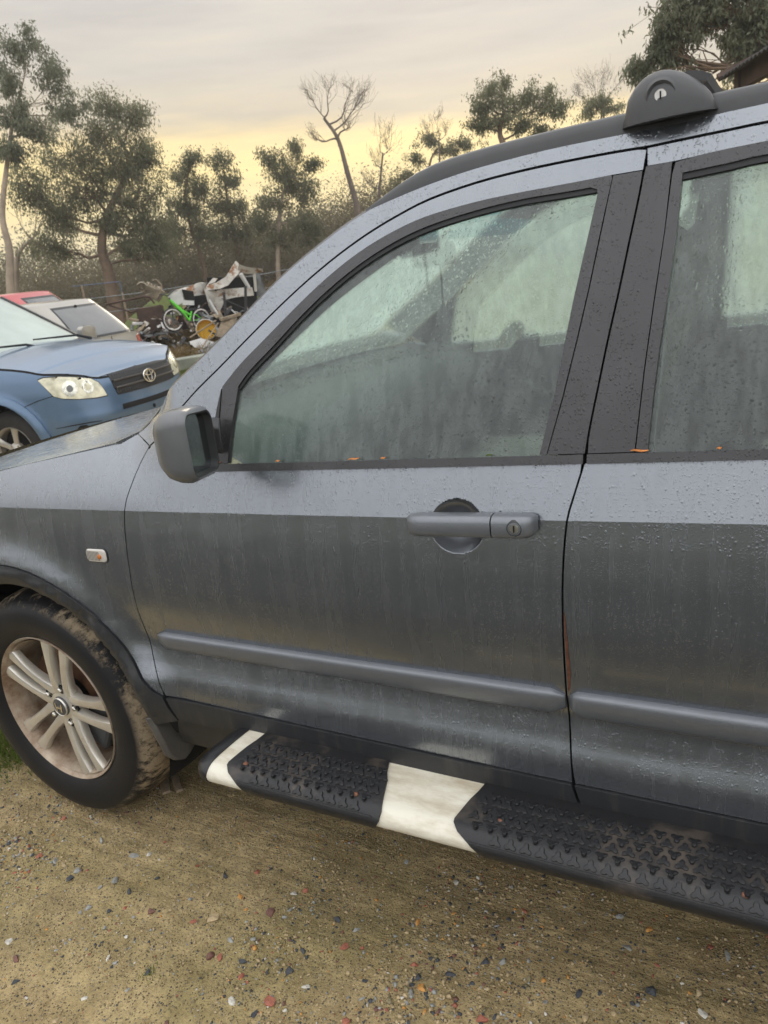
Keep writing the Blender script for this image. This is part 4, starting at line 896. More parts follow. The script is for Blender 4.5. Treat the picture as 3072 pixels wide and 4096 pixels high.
# ---- floor pan, rear end, right side
mb = MB(); mb.box((1.45, YC, .345), (4.0, 1.56, .05)); mb.box((1.3, YC, .40), (1.6, 1.50, .06)); mb.build('floor_pan', M['gap'], SUV)
mb = MB(); mb.tube([(.2, .75, .28), (1.0, .70, .26), (2.2, .72, .27), (3.4, .5, .30)], .03, 10); mb.build('exhaust_pipe', M['disc'], SUV, 60)
patch('rear_panel', [(.45,-.93),(.45,.93),(1.17,.93),(1.17,-.93)], lambda u, v: (3.50+.05*(1-v*v), YC+v*YC*.96, u), M['paint'], SUV, (.1, .1), out=Vector((1, 0, 0)))
patch('rear_glass', [(1.17,-.90),(1.17,.90),(1.60,.76),(1.60,-.76)], lambda u, v: (3.52+.05*(1-v*v)-(u-1.17)*.35, YC+v*YC*.96, u), M['glass_far'], SUV, (.1, .1), flange=0, out=Vector((1, 0, 0)))
patch('front_wing', wing, RO(0), M['paint'], SUV, (.06, .05), out=OUTR)
lowr = [(.486,.44),(2.13,.44)]+arch(2.62, .475, 162, 118, 8)+[(2.44,1.0),(2.45,1.165)]+[(x, belt_z(x)) for x in np.linspace(2.40, .60, 14)]+[(.528,1.127)]+[(x+.0025, z) for x, z in cutA[1:-1]]
patch('door_skins', lowr, RO(0), M['paint'], SUV, (.1, .06), out=OUTR)
patch('quarter_panel', qp, RO(0), M['paint'], SUV, (.1, .06), out=OUTR)
patch('door_lining', [(.56,.45),(2.4,.45),(2.44,1.16),(.60,1.085)], RO(.06), M['interior'], SUV, (.1, .1), out=OUTL, flange=0)
frr = [(.528,1.131)]+sil[1:]+railbot[1:24]+[(2.42,1.60)]+rfr_in[::-1]+[(1.65,1.56),(1.611,1.165),(1.47,1.13),(1.52,1.384),(1.552,1.572)]+frame_in[::-1][1:]+[(.72,1.15),(.70,1.085),(.60,1.082)]
patch('window_surround', frr, RO(0), M['paint'], SUV, (.06, .04), out=OUTR)
patch('window_surround_lining', frr, RO(.03), M['interior'], SUV, (.06, .04), flange=0, out=OUTL)
patch('door_glass', [(.70,1.085),(2.42,1.165),(2.38,1.45),(2.35,1.59),(1.70,1.585),(1.4,1.57),(1.2,1.545),(1.05,1.48),(.75,1.25)], RO(.008), M['glass_far'], SUV, (.1, .06), flange=0, out=OUTR)
patch('quarter_glass', [(2.47,1.175),(3.25,1.20),(3.15,1.56),(2.45,1.59)], RO(.006), M['glass_far'], SUV, (.1, .1), flange=0, out=OUTR)
patch('tail_pillar', [(3.25,1.20),(3.50,1.17),(3.36,1.60),(2.45,1.63),(2.45,1.59),(3.15,1.56)], RO(0), M['paint'], SUV, (.1, .06), out=OUTR)
patch('tail_pillar', [(2.42,1.17),(2.47,1.172),(2.45,1.6),(2.38,1.6)], RO(-.002), M['trim'], SUV, (.1, .06), out=OUTR)
# lining of the left door and centre pillars
patch('door_lining', [(.56,.45),(2.4,.45),(2.44,1.15),(.60,1.065)], LO(.07), M['interior'], SUV, (.1, .1), out=OUTR, flange=0)
for f_, nm in ((LO(.05), 'l'), (RO(.045), 'r')):
    patch('pillar_lining', [(1.47,1.08),(1.63,1.08),(1.66,1.60),(1.56,1.60)], f_, M['headliner'], SUV, (.05, .05), out=OUTR if nm == 'l' else OUTL, flange=.02)
    patch('rear_pillar_lining', [(2.36,1.12),(2.52,1.12),(2.5,1.60),(2.33,1.60)], f_, M['headliner'], SUV, (.05, .05), out=OUTR if nm == 'l' else OUTL, flange=.02)
# ---- cabin
mb = MB(); rings = []
for v in np.linspace(-1, 1, 13):
    y = YC+v*.76; b = .10*(1-v*v); rings.append([(.44-b, y, 1.09), (.58-b*.6, y, 1.105), (.72, y, 1.10+.015*math.exp(-((y-1.27)/.18)**2)), (.83, y, 1.04), (.86, y, .92), (.80, y, .70), (.50, y, .60)])
mb.loft(rings, closed=False); mb.build('dashboard', M['interior'], SUV, 50)
mb = MB(); Mw = Matrix.Translation((.99, 1.27, 1.03)) @ Matrix.Rotation(math.radians(-62), 4, 'Y')
pts = [Mw @ Vector((.185*math.cos(a), .185*math.sin(a), 0)) for a in np.linspace(0, 2*PI, 33)]
mb.tube(pts, .016, 8, caps=False)
for a in (.2, PI-.2, -PI/2): mb.tube([Mw @ Vector((0, 0, -.03)), Mw @ Vector((.18*math.cos(a), .18*math.sin(a), 0))], .014, 6)
mb.tube([Mw @ Vector((0, 0, -.02)), Mw @ Vector((0, 0, -.25))], .05, 10); mb.tube([Mw @ Vector((0, 0, 0)), Mw @ Vector((0, 0, -.05))], .06, 14)
mb.build('steering_wheel', M['rubber'], SUV, 60)
def seat(x, y, w=.50):
    mb = MB(); rings = []
    for t in np.linspace(0, 1, 9):
        xx = x+.06+.20*t; z = .80+.50*t; ww = w/2*(1-.28*t**2); th = .075*(1-.35*t)
        rings.append([(xx+a*th, y+b*ww, z+a*.02) for a, b in rrect(1, 1, .6, 4)])
    mb.loft(rings, cap0=True, cap1=True); s_ = mb.build('seat_back', M['seat'], SUV, 60)
    mb = MB(); mb.loft([[(x-.44+a*.0+.02*(1-abs(b)), y+b*w/2, .72+c) for b, c in ((-1, 0), (-.9, .08), (0, .09), (.9, .08), (1, 0), (.9, -.08), (-.9, -.08))], [(x+.10, y+b*w/2, .74+c) for b, c in ((-1, 0), (-.9, .08), (0, .07), (.9, .08), (1, 0), (.9, -.08), (-.9, -.08))]], cap0=True, cap1=True)
    mb.build('seat_cushion', M['seat'], SUV, 60, bevel=.02)
    mb = MB(); rings = []
    for t in np.linspace(-1, 1, 9): k = math.sqrt(max(.02, 1-t*t))**.6; rings.append([(x+.275+a*.05*k, y+b*.125*k, 1.40+t*.085) for a, b in rrect(1, 1, .6, 4)])
    mb.loft(rings, cap0=True, cap1=True); mb.build('headrest', M['seat'], SUV, 60)
    mb = MB()
    for d in (-.05, .05): mb.tube([(x+.26, y+d, 1.27), (x+.275, y+d, 1.36)], .007, 8)
    mb.build('headrest_posts', M['chrome'], SUV, 60)
seat(1.32, .52); seat(1.32, 1.27); seat(2.20, .55, .62); seat(2.20, 1.22, .62)
mb = MB(); mb.loft([[(.93+a*.012, .89+b*.125, 1.475+c) for b, c in rrect(1, .26, .2, 4) for c in (c*.12,)] for a in (-1, 1)], cap0=True, cap1=True); mb.tube([(.93, .89, 1.48), (.98, .89, 1.55)], .01, 6); mb.build('inner_mirror', M['rubber'], SUV, 50)
mb = MB(); mb.tube([(.95, .87, 1.46), (.953, .868, 1.40), (.95, .87, 1.33)], .003, 5); mb.tube([(.95, .87, 1.34), (.951, .87, 1.30), (.95, .87, 1.25)], [.006, .022, .014], 8); mb.build('hanging_ornament', M['interior'], SUV, 60)
# ---------------------------------------------------------------- trees: crown clumps (x, y, z, width, height) and trunk lines
TREES = [
('gum_tree','T1',[(-17.48,16.34,8.14,0.73,0.44),(-17.07,16.88,7.39,0.51,0.51),(-17.84,15.88,6.42,0.59,0.59),(-17.56,16.24,6.05,0.81,0.51),(-16.92,17.06,6.5,0.66,0.44),(-18.05,15.6,5.48,0.59,0.51),(-17.86,15.85,7.29,0.44,0.44)],[(-18.61,14.88,1.45),(-18.45,15.09,2.79),(-18.42,15.12,3.74),(-18.14,15.49,5.12),(-17.84,15.88,6.42)]),
('gum_tree','T2',[(-17.42,19.18,6.86,0.67,0.47),(-16.88,19.75,6.56,0.4,0.43),(-17.62,18.97,6.15,0.87,0.47),(-18.44,18.12,5.49,1.27,0.71),(-17.41,19.2,5.26,1.11,0.79),(-16.74,19.89,5.4,0.55,0.55),(-18.35,18.22,4.54,1.19,0.79),(-17.14,19.48,4.33,1.03,0.79),(-16.96,19.66,3.39,0.87,0.71),(-18.95,17.59,3.78,0.87,0.71),(-19.4,17.12,4.79,0.71,0.87),(-17.85,18.73,3.58,0.71,0.55),(-16.84,19.78,2.73,0.75,0.51),(-17.52,19.08,2.75,0.71,0.43),(-19.32,17.2,2.93,0.95,0.47)],[(-18.18,18.4,1.01),(-18.15,18.43,1.9),(-18.19,18.38,2.63),(-17.98,18.6,3.52),(-17.66,18.93,4.18),(-17.39,19.22,4.71)]),
('gum_tree','T3',[(-17.58,23.0,5.58,0.44,0.33),(-17.95,22.67,5.12,0.66,0.53),(-17.59,22.99,4.61,0.66,0.57),(-18.19,22.47,4.13,0.57,0.66),(-17.84,22.77,3.7,0.66,0.57),(-18.41,22.28,3.25,0.74,0.53),(-17.62,22.96,2.94,0.66,0.53)],[(-17.78,22.83,1.82),(-17.93,22.7,3.07),(-17.95,22.68,4.26),(-17.69,22.9,5.25)]),
('gum_tree','T4',[(-17.38,24.4,5.5,0.59,0.34),(-17.24,24.51,4.81,0.68,0.5),(-17.63,24.2,4.16,0.72,0.5),(-17.17,24.57,3.77,0.68,0.59),(-17.68,24.17,3.04,0.77,0.59),(-16.93,24.75,2.91,0.59,0.54)],[(-17.29,24.47,1.76),(-17.34,24.43,2.96),(-17.38,24.4,4.21),(-17.33,24.44,5.1)]),
('gum_tree','T5',[(-14.82,23.76,5.25,0.55,0.3),(-14.4,24.04,4.75,0.89,0.42),(-14.32,24.09,4.28,0.93,0.47),(-14.94,23.67,3.74,0.76,0.47),(-13.88,24.39,3.92,0.51,0.42),(-14.12,24.23,3.09,0.64,0.42),(-15.17,23.52,3.06,0.68,0.51),(-13.9,24.38,5.52,0.42,0.2),(-13.43,24.69,4.87,0.38,0.2),(-14.75,23.81,2.53,0.8,0.42),(-13.9,24.37,2.51,0.72,0.47)],[(-15.03,23.62,1.27),(-14.87,23.72,2.55),(-14.65,23.87,3.63),(-14.38,24.05,4.37)]),
('gum_tree','T6',[(-11.39,30.13,5.68,0.67,0.34),(-10.74,30.41,5.26,0.58,0.34),(-12.04,29.85,5.08,0.43,0.24),(-12.35,29.71,4.51,0.43,0.34),(-10.05,30.7,5.34,0.53,0.34),(-12.9,29.47,4.14,0.58,0.38)],[(-11.76,29.97,2.22),(-11.54,30.06,3.8),(-11.37,30.13,4.82),(-11.08,30.26,5.3)]),
('gum_tree','T7',[(-6.61,24.44,6.08,0.65,0.34),(-7.04,24.3,5.66,0.57,0.34),(-6.1,24.61,5.53,0.88,0.42),(-5.3,24.88,5.67,0.65,0.38),(-4.98,24.99,5.25,0.5,0.34),(-6.67,24.43,5.15,0.65,0.27),(-5.21,24.92,4.63,0.57,0.27),(-5.87,24.69,4.91,0.42,0.27),(-7.29,24.22,5.04,0.42,0.27)],[(-5.98,24.66,2.42),(-6.44,24.5,4.26),(-6.55,24.46,4.74),(-6.39,24.52,5.31)]),
('gum_tree','T8',[(-4.76,31.13,6.05,0.51,0.33),(-5.25,31.03,5.85,0.51,0.33),(-4.36,31.21,5.68,0.47,0.23)],[(-4.89,31.1,3.12),(-4.82,31.12,4.73),(-4.77,31.13,5.66)]),
('gum_tree','T8b',[(-1.32,38.67,6.56,0.45,0.18),(-1.04,38.69,6.2,0.56,0.28)],[(-1.22,38.68,2.81),(-1.25,38.68,5.79)]),
('gum_tree','T9',[(0.24,11.78,4.2,0.42,0.29),(0.1,11.77,3.93,0.18,0.28),(-0.04,11.77,3.92,0.15,0.18),(0.42,11.78,4.08,0.26,0.22),(-0.34,11.77,3.66,0.13,0.11),(-0.23,11.77,3.5,0.09,0.09),(1.07,11.79,3.7,0.28,0.15),(0.68,11.78,4.19,0.44,0.22),(1.26,11.79,3.99,0.33,0.33),(1.07,11.79,3.41,0.2,0.08),(0.9,11.78,3.79,0.09,0.08),(1.13,11.79,3.58,0.22,0.09),(0.47,11.78,4.65,0.73,0.29),(1.18,11.79,4.57,0.73,0.37)],[(2.17,11.8,1.44),(1.82,11.8,2.66),(1.57,11.79,3.27),(1.35,11.79,3.81),(1.08,11.79,4.35)]),
('dead_tree','D1',[(-13.35,24.68,7.08,0.34,0.34),(-12.7,25.05,7.22,0.42,0.34),(-12.09,25.39,7.0,0.42,0.3),(-11.72,25.6,6.82,0.25,0.21),(-13.44,24.63,5.77,0.25,0.25),(-12.28,25.28,5.86,0.42,0.25)],[(-12.36,25.24,1.59),(-12.32,25.26,3.11),(-12.51,25.16,4.45),(-12.68,25.06,5.53),(-13.03,24.86,6.24)]),
('dead_tree','D2',[(-12.6,28.48,5.92,0.37,0.47),(-12.94,28.31,4.96,0.37,0.47),(-12.33,28.62,5.39,0.47,0.56),(-13.26,28.15,4.24,0.37,0.37)],[(-12.74,28.41,1.92),(-12.93,28.32,3.43),(-12.79,28.39,4.44),(-12.63,28.47,5.26)]),
('dead_tree','D3',[(-5.75,32.97,6.99,0.44,0.35),(-5.06,33.11,7.08,0.4,0.35),(-4.3,33.27,7.0,0.4,0.35),(-6.1,32.9,6.71,0.3,0.3)],[(-5.04,33.12,3.19),(-5.09,33.11,5.57),(-5.12,33.1,6.24)]),
('dead_tree','D4',[(-10.7,29.33,6.17,0.33,0.33),(-10.32,29.49,5.79,0.28,0.28),(-11.05,29.18,5.89,0.28,0.28)],[(-10.87,29.26,3.01),(-10.66,29.34,4.52),(-10.63,29.36,5.43)]),
('dead_tree','D0',[(-19.89,18.08,3.32,0.49,0.33),(-20.05,17.87,3.7,0.41,0.33),(-20.15,17.76,4.28,0.33,0.41),(-20.51,17.3,4.18,0.41,0.41)],[(-20.88,16.85,1.43),(-20.73,17.03,2.43),(-20.57,17.23,2.91),(-20.3,17.56,3.23)]),
]
def leaf_mat(name, dark, light, brown=.12):
    t = NT(name); n = t.noise(t.co(), 1.1, 5, .6); n2 = t.noise(t.co(), 9, 2)
    col = t.mix(t.ramp(n, [(.32, 0.), (.68, 1.)]), dark, light); col = t.mix(t.math('MULTIPLY', t.ramp(n2, [(.5, 0.), (.7, 1.)]), brown), col, (.17, .11, .05))
    p = t.pbsdf(col, .55, 0, spec=.35); tl = t.n('ShaderNodeBsdfTranslucent'); t.set(tl.inputs[0], col)
    m = t.n('ShaderNodeMixShader'); m.inputs[0].default_value = .45; t.l(p, m.inputs[1]); t.l(tl.outputs[0], m.inputs[2]); return t.done(m.outputs[0])
LEAF = [leaf_mat('gum_leaves', (.125, .135, .07), (.25, .25, .145)), leaf_mat('gum_leaves_grey', (.12, .135, .085), (.25, .26, .165)), leaf_mat('gum_leaves_dark', (.105, .115, .062), (.22, .215, .12))]
BARK = [simple('gum_bark', (.17, .115, .075), .9, vary=.4, scale=3, bump=.6, bscale=20), simple('pale_gum_bark', (.34, .27, .20), .85, vary=.35, scale=2.5, bump=.5, bscale=18), simple('dead_bark', (.16, .125, .10), .9, vary=.35, scale=4)]
def leaves(points, n, spread, size, seed, drop=.9):
    r = np.random.default_rng(seed); P = np.asarray(points)[r.integers(0, len(points), n)]
    P = P+r.normal(size=(n, 3))*spread
    d = r.normal(size=(n, 3)); d[:, 2] -= drop*2; d /= np.linalg.norm(d, axis=1)[:, None]
    w = np.cross(d, r.normal(size=(n, 3))); w /= np.linalg.norm(w, axis=1)[:, None]+1e-9
    Ln = size*r.uniform(.6, 1.35, (n, 1)); Wd = Ln*r.uniform(.11, .20, (n, 1))
    a, b, c, e = P, P+d*Ln*.45+w*Wd, P+d*Ln, P+d*Ln*.45-w*Wd
    V = np.stack([a, b, c, e], 1).reshape(-1, 3); F_ = np.arange(4*n).reshape(-1, 4); return V, F_
def np_mesh(name, V, F_, mat, parent):
    me = bpy.data.meshes.new(name); me.vertices.add(len(V)); me.vertices.foreach_set('co', V.ravel().astype(np.float32)); me.loops.add(F_.size); me.loops.foreach_set('vertex_index', F_.ravel().astype(np.int32))
    k = F_.shape[1]; me.polygons.add(len(F_)); me.polygons.foreach_set('loop_start', np.arange(0, F_.size, k)); me.update(calc_edges=True); return put(me, name, mat, parent)
def wob(a, b, amp, n, r):
    a, b = np.array(a), np.array(b); L_ = np.linalg.norm(b-a); pts = []
    o1, o2 = r.normal(size=3)*amp*L_, r.normal(size=3)*amp*L_
    for i in range(n+1):
        t = i/n; pts.append(a+(b-a)*t+o1*math.sin(PI*t)+o2*math.sin(2*PI*t)*.5+np.array([0, 0, -.10*L_*math.sin(PI*t)]))
    return pts
def grow(name, tagk, clumps, trunk, label, group, lm, bk, dens=1.0, dead=False, r0=.2, leafsize=.105, sub=7, seed=1):
    r = np.random.default_rng(seed); base = np.array(trunk[0]); gz = tz(base[0], base[1])
    if base[2] > gz: trunk = [(base[0]+.02, base[1], gz-.1)]+list(trunk)
    else: trunk = [(base[0], base[1], gz-.1)]+[p for p in trunk[1:] if p[2] > gz]
    T = catmull(trunk, 6); root = empty(name, (T[0][0], T[0][1], gz)); O = np.array(root.location)
    tag(root, label, 'tree', group)
    mb = MB(); n = len(T); rad = [r0*(1-.72*(i/(n-1))**.8) for i in range(n)]; mb.tube([np.array(p)-O for p in T], rad, 9)
    tips = []
    for (x, y, z, rx, rz) in clumps:
        c = np.array((x, y, z)); low = [i for i in range(n) if T[i][2] < z-.15] or [n-1]
        i = min(low, key=lambda k: np.linalg.norm(np.array(T[k])-c)+.25*abs(T[k][2]-(z-1.2))); i = max(i, n//3)
        rb = min(rad[i]*.6, .03+.035*rx); pts = wob(T[i], c, .10, 6, r); mb.tube([p-O for p in pts], [rb*(1-.7*k/6) for k in range(7)], 6)
        m = max(7, int(sub*(rx*rz)**.5*4.2)) if not dead else sub
        for k in range(m):
            u = r.normal(size=3); u /= np.linalg.norm(u); q = c+u*np.array([rx, rx, rz])*r.uniform(.45, 1.0)
            if dead: q = c+np.array([u[0]*rx*.8, u[1]*rx*.8, rz*r.uniform(.2, 1.3)])
            j = int(r.integers(3, 7)); pp = wob(pts[j], q, .14, 5, r); mb.tube([p-O for p in pp], [max(.004, rb*.30*(1-.85*s/5)) for s in range(6)], 4 if not dead else 5, caps=False)
            tips += [pp[3], pp[4], pp[5]]
            for e in range(3 if dead else 1):
                q2 = (pp[4]+(pp[4]-pts[j])*r.uniform(.2, .6)+r.normal(size=3)*.16*max(.3, rx)+np.array([0, 0, .15*rx])) if dead else pp[4]+r.normal(size=3)*np.array([.35, .35, .3])*max(.3, rx); p3 = wob(pp[int(r.integers(2, 5))], q2, .15, 3, r); mb.tube([p-O for p in p3], [max(.0035, rb*.14*(1-.8*s/3)) for s in range(4)], 3, caps=False)
                tips.append(p3[3])
    mb.build('trunk', BARK[bk], root, 60)
    if not dead:
        vol = sum(rx*rz for *_, rx, rz in clumps); nl = int(dens*5200*vol); nl = max(2600, nl)
        tips = np.array(tips)-O; msz = sum(c[3] for c in clumps)/len(clumps)
        V, F_ = leaves(tips, nl, (.15*msz, .15*msz, .14*msz), leafsize, seed+5); cr = np_mesh('crown', V, F_, LEAF[lm], root); cr['kind'] = 'stuff'
    return root
TL = {
 'T1': dict(label='tall open gum tree with drooping leaves at the far left, behind the red car', lm=1, bk=1, r0=.16, dens=1.3, seed=11),
 'T2': dict(label='broad dense olive gum tree with a thick brown leaning trunk behind the silver hatchback', lm=0, bk=0, r0=.26, dens=1.0, seed=12),
 'T3': dict(label='thin wispy gum tree just right of the broad dense gum', lm=2, bk=0, r0=.10, dens=.9, seed=13),
 'T4': dict(label='slender gum tree with patchy crown rising behind the mossy mound', lm=2, bk=0, r0=.11, dens=.9, seed=14),
 'T5': dict(label='gum tree with layered dark crown and straight pale trunk behind the rusty white wreck', lm=2, bk=1, r0=.12, dens=1.1, seed=15),
 'T6': dict(label='sparse gum tree low against the yellow sky just above the car roof rail', lm=2, bk=0, r0=.10, dens=1.0, seed=16),
 'T7': dict(label='rounded bushy gum tree standing alone above the middle of the roof rail', lm=0, bk=0, r0=.17, dens=1.25, seed=17),
 'T8': dict(label='small green tree in front of the bare twigs, left of the roof rack foot', lm=0, bk=0, r0=.09, dens=1.2, seed=18),
 'T8b': dict(label='tiny bush top peeping over the roof rail right of the rack foot', lm=2, bk=0, r0=.07, dens=1.5, seed=19),
 'T9': dict(label='big gum tree with long bare boughs overhanging the top right corner', lm=1, bk=0, r0=.17, dens=5.0, leafsize=.075, sub=24, seed=20),
 'D1': dict(label='tall bare dead tree with fan of grey branches above the windscreen pillar', lm=0, bk=2, r0=.17, dead=True, sub=11, seed=21),
 'D2': dict(label='bare dead tree right of the tall dead one, leaning into the yellow sky', lm=0, bk=2, r0=.11, dead=True, sub=11, seed=22),
 'D3': dict(label='pale leafless twiggy tree left of the roof rack foot', lm=0, bk=2, r0=.10, dead=True, sub=14, seed=23),
 'D4': dict(label='small leafless tree poking out of the sparse gum above the rail', lm=0, bk=2, r0=.09, dead=True, sub=11, seed=24),
 'D0': dict(label='pale broken dead tree with forked limbs behind the red car', lm=0, bk=1, r0=.15, dead=True, sub=6, seed=25),
}
for nm, tg, cl, trk in TREES:
    k = TL[tg]; grow(nm, tg, cl, trk, k['label'], 'trees beyond the yard' if tg != 'T9' else None, k['lm'], k['bk'], k.get('dens', 1), k.get('dead', False), k['r0'], k.get('leafsize', .105), k.get('sub', 7), k['seed'])
# ---- undergrowth along the edge of the yard: one tangled mass
r = np.random.default_rng(5); tips = []; mb = MB()
for k in range(230):
    az = r.uniform(-1.05, -.36); d = r.uniform(31, 42); x, y = CAM[0]+math.sin(az)*d, CAM[1]+math.cos(az)*d; z0 = tz(x, y); h = r.uniform(.6, 2.0)*(.6+1.0*float(hnoise(np.array([az*9]), np.array([1.]), 3)[0]))
    for j in range(6):
        q = np.array([x, y, z0+h])+r.normal(size=3)*np.array([.8, .8, .35]); pp = wob((x+r.normal()*.2, y+r.normal()*.2, z0-.1), q, .12, 4, r)
        mb.tube(pp, [.03, .022, .016, .010, .005], 4, caps=False); tips += [pp[2], pp[3], pp[4], pp[4]]
tw = mb.build('thicket', BARK[2], None, 60); tag(tw, 'tangled brown and olive scrub along the far edge of the yard', 'scrub', kind='stuff')
V, F_ = leaves(np.array(tips), 150000, (.5, .5, .42), .13, 77, .2); cr = np_mesh('foliage', V, F_, leaf_mat('scrub_leaves', (.12, .108, .058), (.20, .17, .10), .4), tw); cr['kind'] = 'stuff'
# a further belt of woodland closing the gaps
tips = []; mb = MB()
for k in range(110):
    az = r.uniform(-1.15, .25); d = r.uniform(48, 60); x, y = CAM[0]+math.sin(az)*d, CAM[1]+math.cos(az)*d; z0 = tz(x, y); h = r.uniform(2.0, 4.2)
    for j in range(9):
        q = np.array([x, y, z0+h*r.uniform(.45, 1)])+r.normal(size=3)*np.array([1.4, 1.4, .5]); pp = wob((x, y, z0-.1), q, .1, 4, r); mb.tube(pp, [.10, .07, .05, .03, .01], 4, caps=False); tips += [pp[3], pp[4], pp[4]]
tw = mb.build('far_woodland', BARK[2], None, 60); tag(tw, 'far belt of dull green woodland behind the gum trees', 'woodland', kind='stuff')
V, F_ = leaves(np.array(tips), 120000, (1.0, 1.0, .7), .21, 78, .2); cr = np_mesh('foliage', V, F_, leaf_mat('far_leaves', (.13, .125, .075), (.20, .185, .115), .3), tw); cr['kind'] = 'stuff'
# ================================================================ the cars behind
def opaque_glass(name, col, rough=.18, coat=.6):
    t = NT(name); n = t.noise(t.co((2, 2, 3)), 1.2, 4, .55); lo = tuple(a*.75 for a in col)
    return t.done(t.pbsdf(t.ramp(n, [(.3, lo), (.7, col)]), rough, 0, None, coat, .1))
M['mistglass'] = opaque_glass('misted_car_glass', (.42, .50, .45), .35); M['darkglass'] = opaque_glass('dark_car_glass', (.030, .033, .036), .12, 1.0); M['dustglass'] = opaque_glass('dusty_rear_glass', (.15, .155, .155), .35, .5)
def car_paint(name, col, rough=.34, metal=.5):
    t = NT(name); n = t.noise(t.co(), 1.4, 5, .6); lo = tuple(a*.86 for a in col)
    return t.done(t.pbsdf(t.ramp(n, [(.3, lo), (.7, col)]), t.fmix(n, rough-.06, rough+.1), metal, t.bump(t.noise(t.co(), 320, 2), .03, .01), .8, .12))
BLUE = car_paint('faded_blue_paint', (.115, .19, .30), .32, .5); SILV = car_paint('silver_beige_paint', (.40, .375, .33), .40, .35); REDP = car_paint('faded_red_paint', (.50, .085, .085), .38, .1)
M['headlamp'] = (lambda t: t.done(t.pbsdf(t.ramp(t.noise(t.co(), 16, 4), [(.35, (.50, .48, .34)), (.65, (.80, .77, .58))]), .16, .0, None, 1, .04)))(NT('yellowed_headlamp_lens'))
M['lampchrome'] = simple('headlamp_reflector', (.72, .70, .60), .2, .9, vary=.3, scale=40)
M['tail'] = simple('red_tail_lamp', (.40, .06, .035), .2, 0, vary=.2, coat=1)
M['grille'] = simple('grille_black', (.018, .018, .019), .4, vary=.3, scale=30)
M['oldtyre'] = simple('old_tyre', (.022, .021, .020), .8, vary=.3, scale=12, bump=.2, bscale=60)
def spoke_wheel(parent, loc, R=.35, rim=.215, rz=0):
    w = empty('wheel'); w.parent = parent; w.location = loc; w.rotation_euler = (0, 0, rz)
    mb = MB(); mb.lathe([(rim-.004, .012), (rim+.012, .0), (R-.06, -.010), (R-.02, .004), (R, .045), (R, .18), (R-.03, .22), (rim, .21)], 56); mb.build('tyre', M['oldtyre'], w, 50)
    mb = MB(); mb.lathe([(rim-.02, .04), (rim-.006, .006), (rim, .0), (rim+.003, .006)], 48); mb.lathe([(rim-.012, .02), (rim-.03, .15)], 48)
    for k in range(5):
        rings = []
        for i in range(6):
            t = i/5; r_ = .045+(rim-.055)*t; wd = .030-.010*math.sin(PI*t)+.012*t; yy = .022-.012*t
            rings.append([Vector((a*wd, yy+b*.03, r_)) for a, b in ((-1, .5), (-.6, 0), (.6, 0), (1, .5), (.8, 1), (-.8, 1))])
        Mx = Matrix.Rotation(math.radians(72*k+8), 4, 'Y'); mb.loft([[Mx @ q for q in g] for g in rings], cap0=True, cap1=True)
    mb.lathe([(0, .005), (.03, .006), (.038, .014), (.075, .022), (.08, .05)], 32); mb.build('alloy_rim', simple('grey_alloy', (.50, .47, .42), .42, .6, vary=.2), w, 45)
    for k in range(5):
        A = 2*PI*k/5+.6; nb = MB(); nb.lathe([(0, 0), (.008, .001), (.010, .02)], 6, Matrix.Translation((.058*math.sin(A), .010, .058*math.cos(A)))); nb.build('wheel_nut', M['chrome'], w, 30)
    mb = MB(); mb.lathe([(0, .09), (.2, .10)], 24); mb.build('wheel_backing', M['gap'], w); return w
def cabin(par, spec):
    """greenhouse surface: u 0..1 round (0 = front, .25 = left, .5 = rear), t 0..1 up"""
    def f(off=0.):
        def g(u, t):
            t = min(1.0, max(0.0, t)); a = 2*PI*u; n = 2/spec.get('n', 5.0); c, s = math.cos(a), math.sin(a)
            xf = spec['xf'](t); xr = spec['xr'](t); hw = spec['hw'](t)+off; ax_ = (xf-xr)/2+off
            return ((xf+xr)/2+ax_*math.copysign(abs(c)**n, c), hw*math.copysign(abs(s)**n, s), spec['z'](t))
        return g
    return f
BLU = empty('blue_suv', RAV_POS, RAV_HEAD); tag(BLU, 'faded blue four wheel drive wagon facing right with yellowed headlights', 'car')
seamR = [(0,.912),(.20,.905),(.357,.890),(.514,.897),(.617,.930),(.75,.957),(.873,.979),(1.017,.998),(1.181,1.032),(1.436,1.062),(1.75,1.085),(2.2,1.095)]
seamf = pchip([a for a, b in seamR], [b for a, b in seamR])
s0 = min((abs(RPER(s)[0]+.87), s) for s in np.linspace(.8, 2.2, 400))[1]; s1 = min((abs(RPER(s)[0]+3.53), s) for s in np.linspace(3, 5, 400))[1]
def sarch(sc, R, a0, a1, n, kz=1.06): return [(sc+R*math.cos(math.radians(a0+(a1-a0)*i/n)), .35+kz*R*math.sin(math.radians(a0+(a1-a0)*i/n))) for i in range(n+1)]
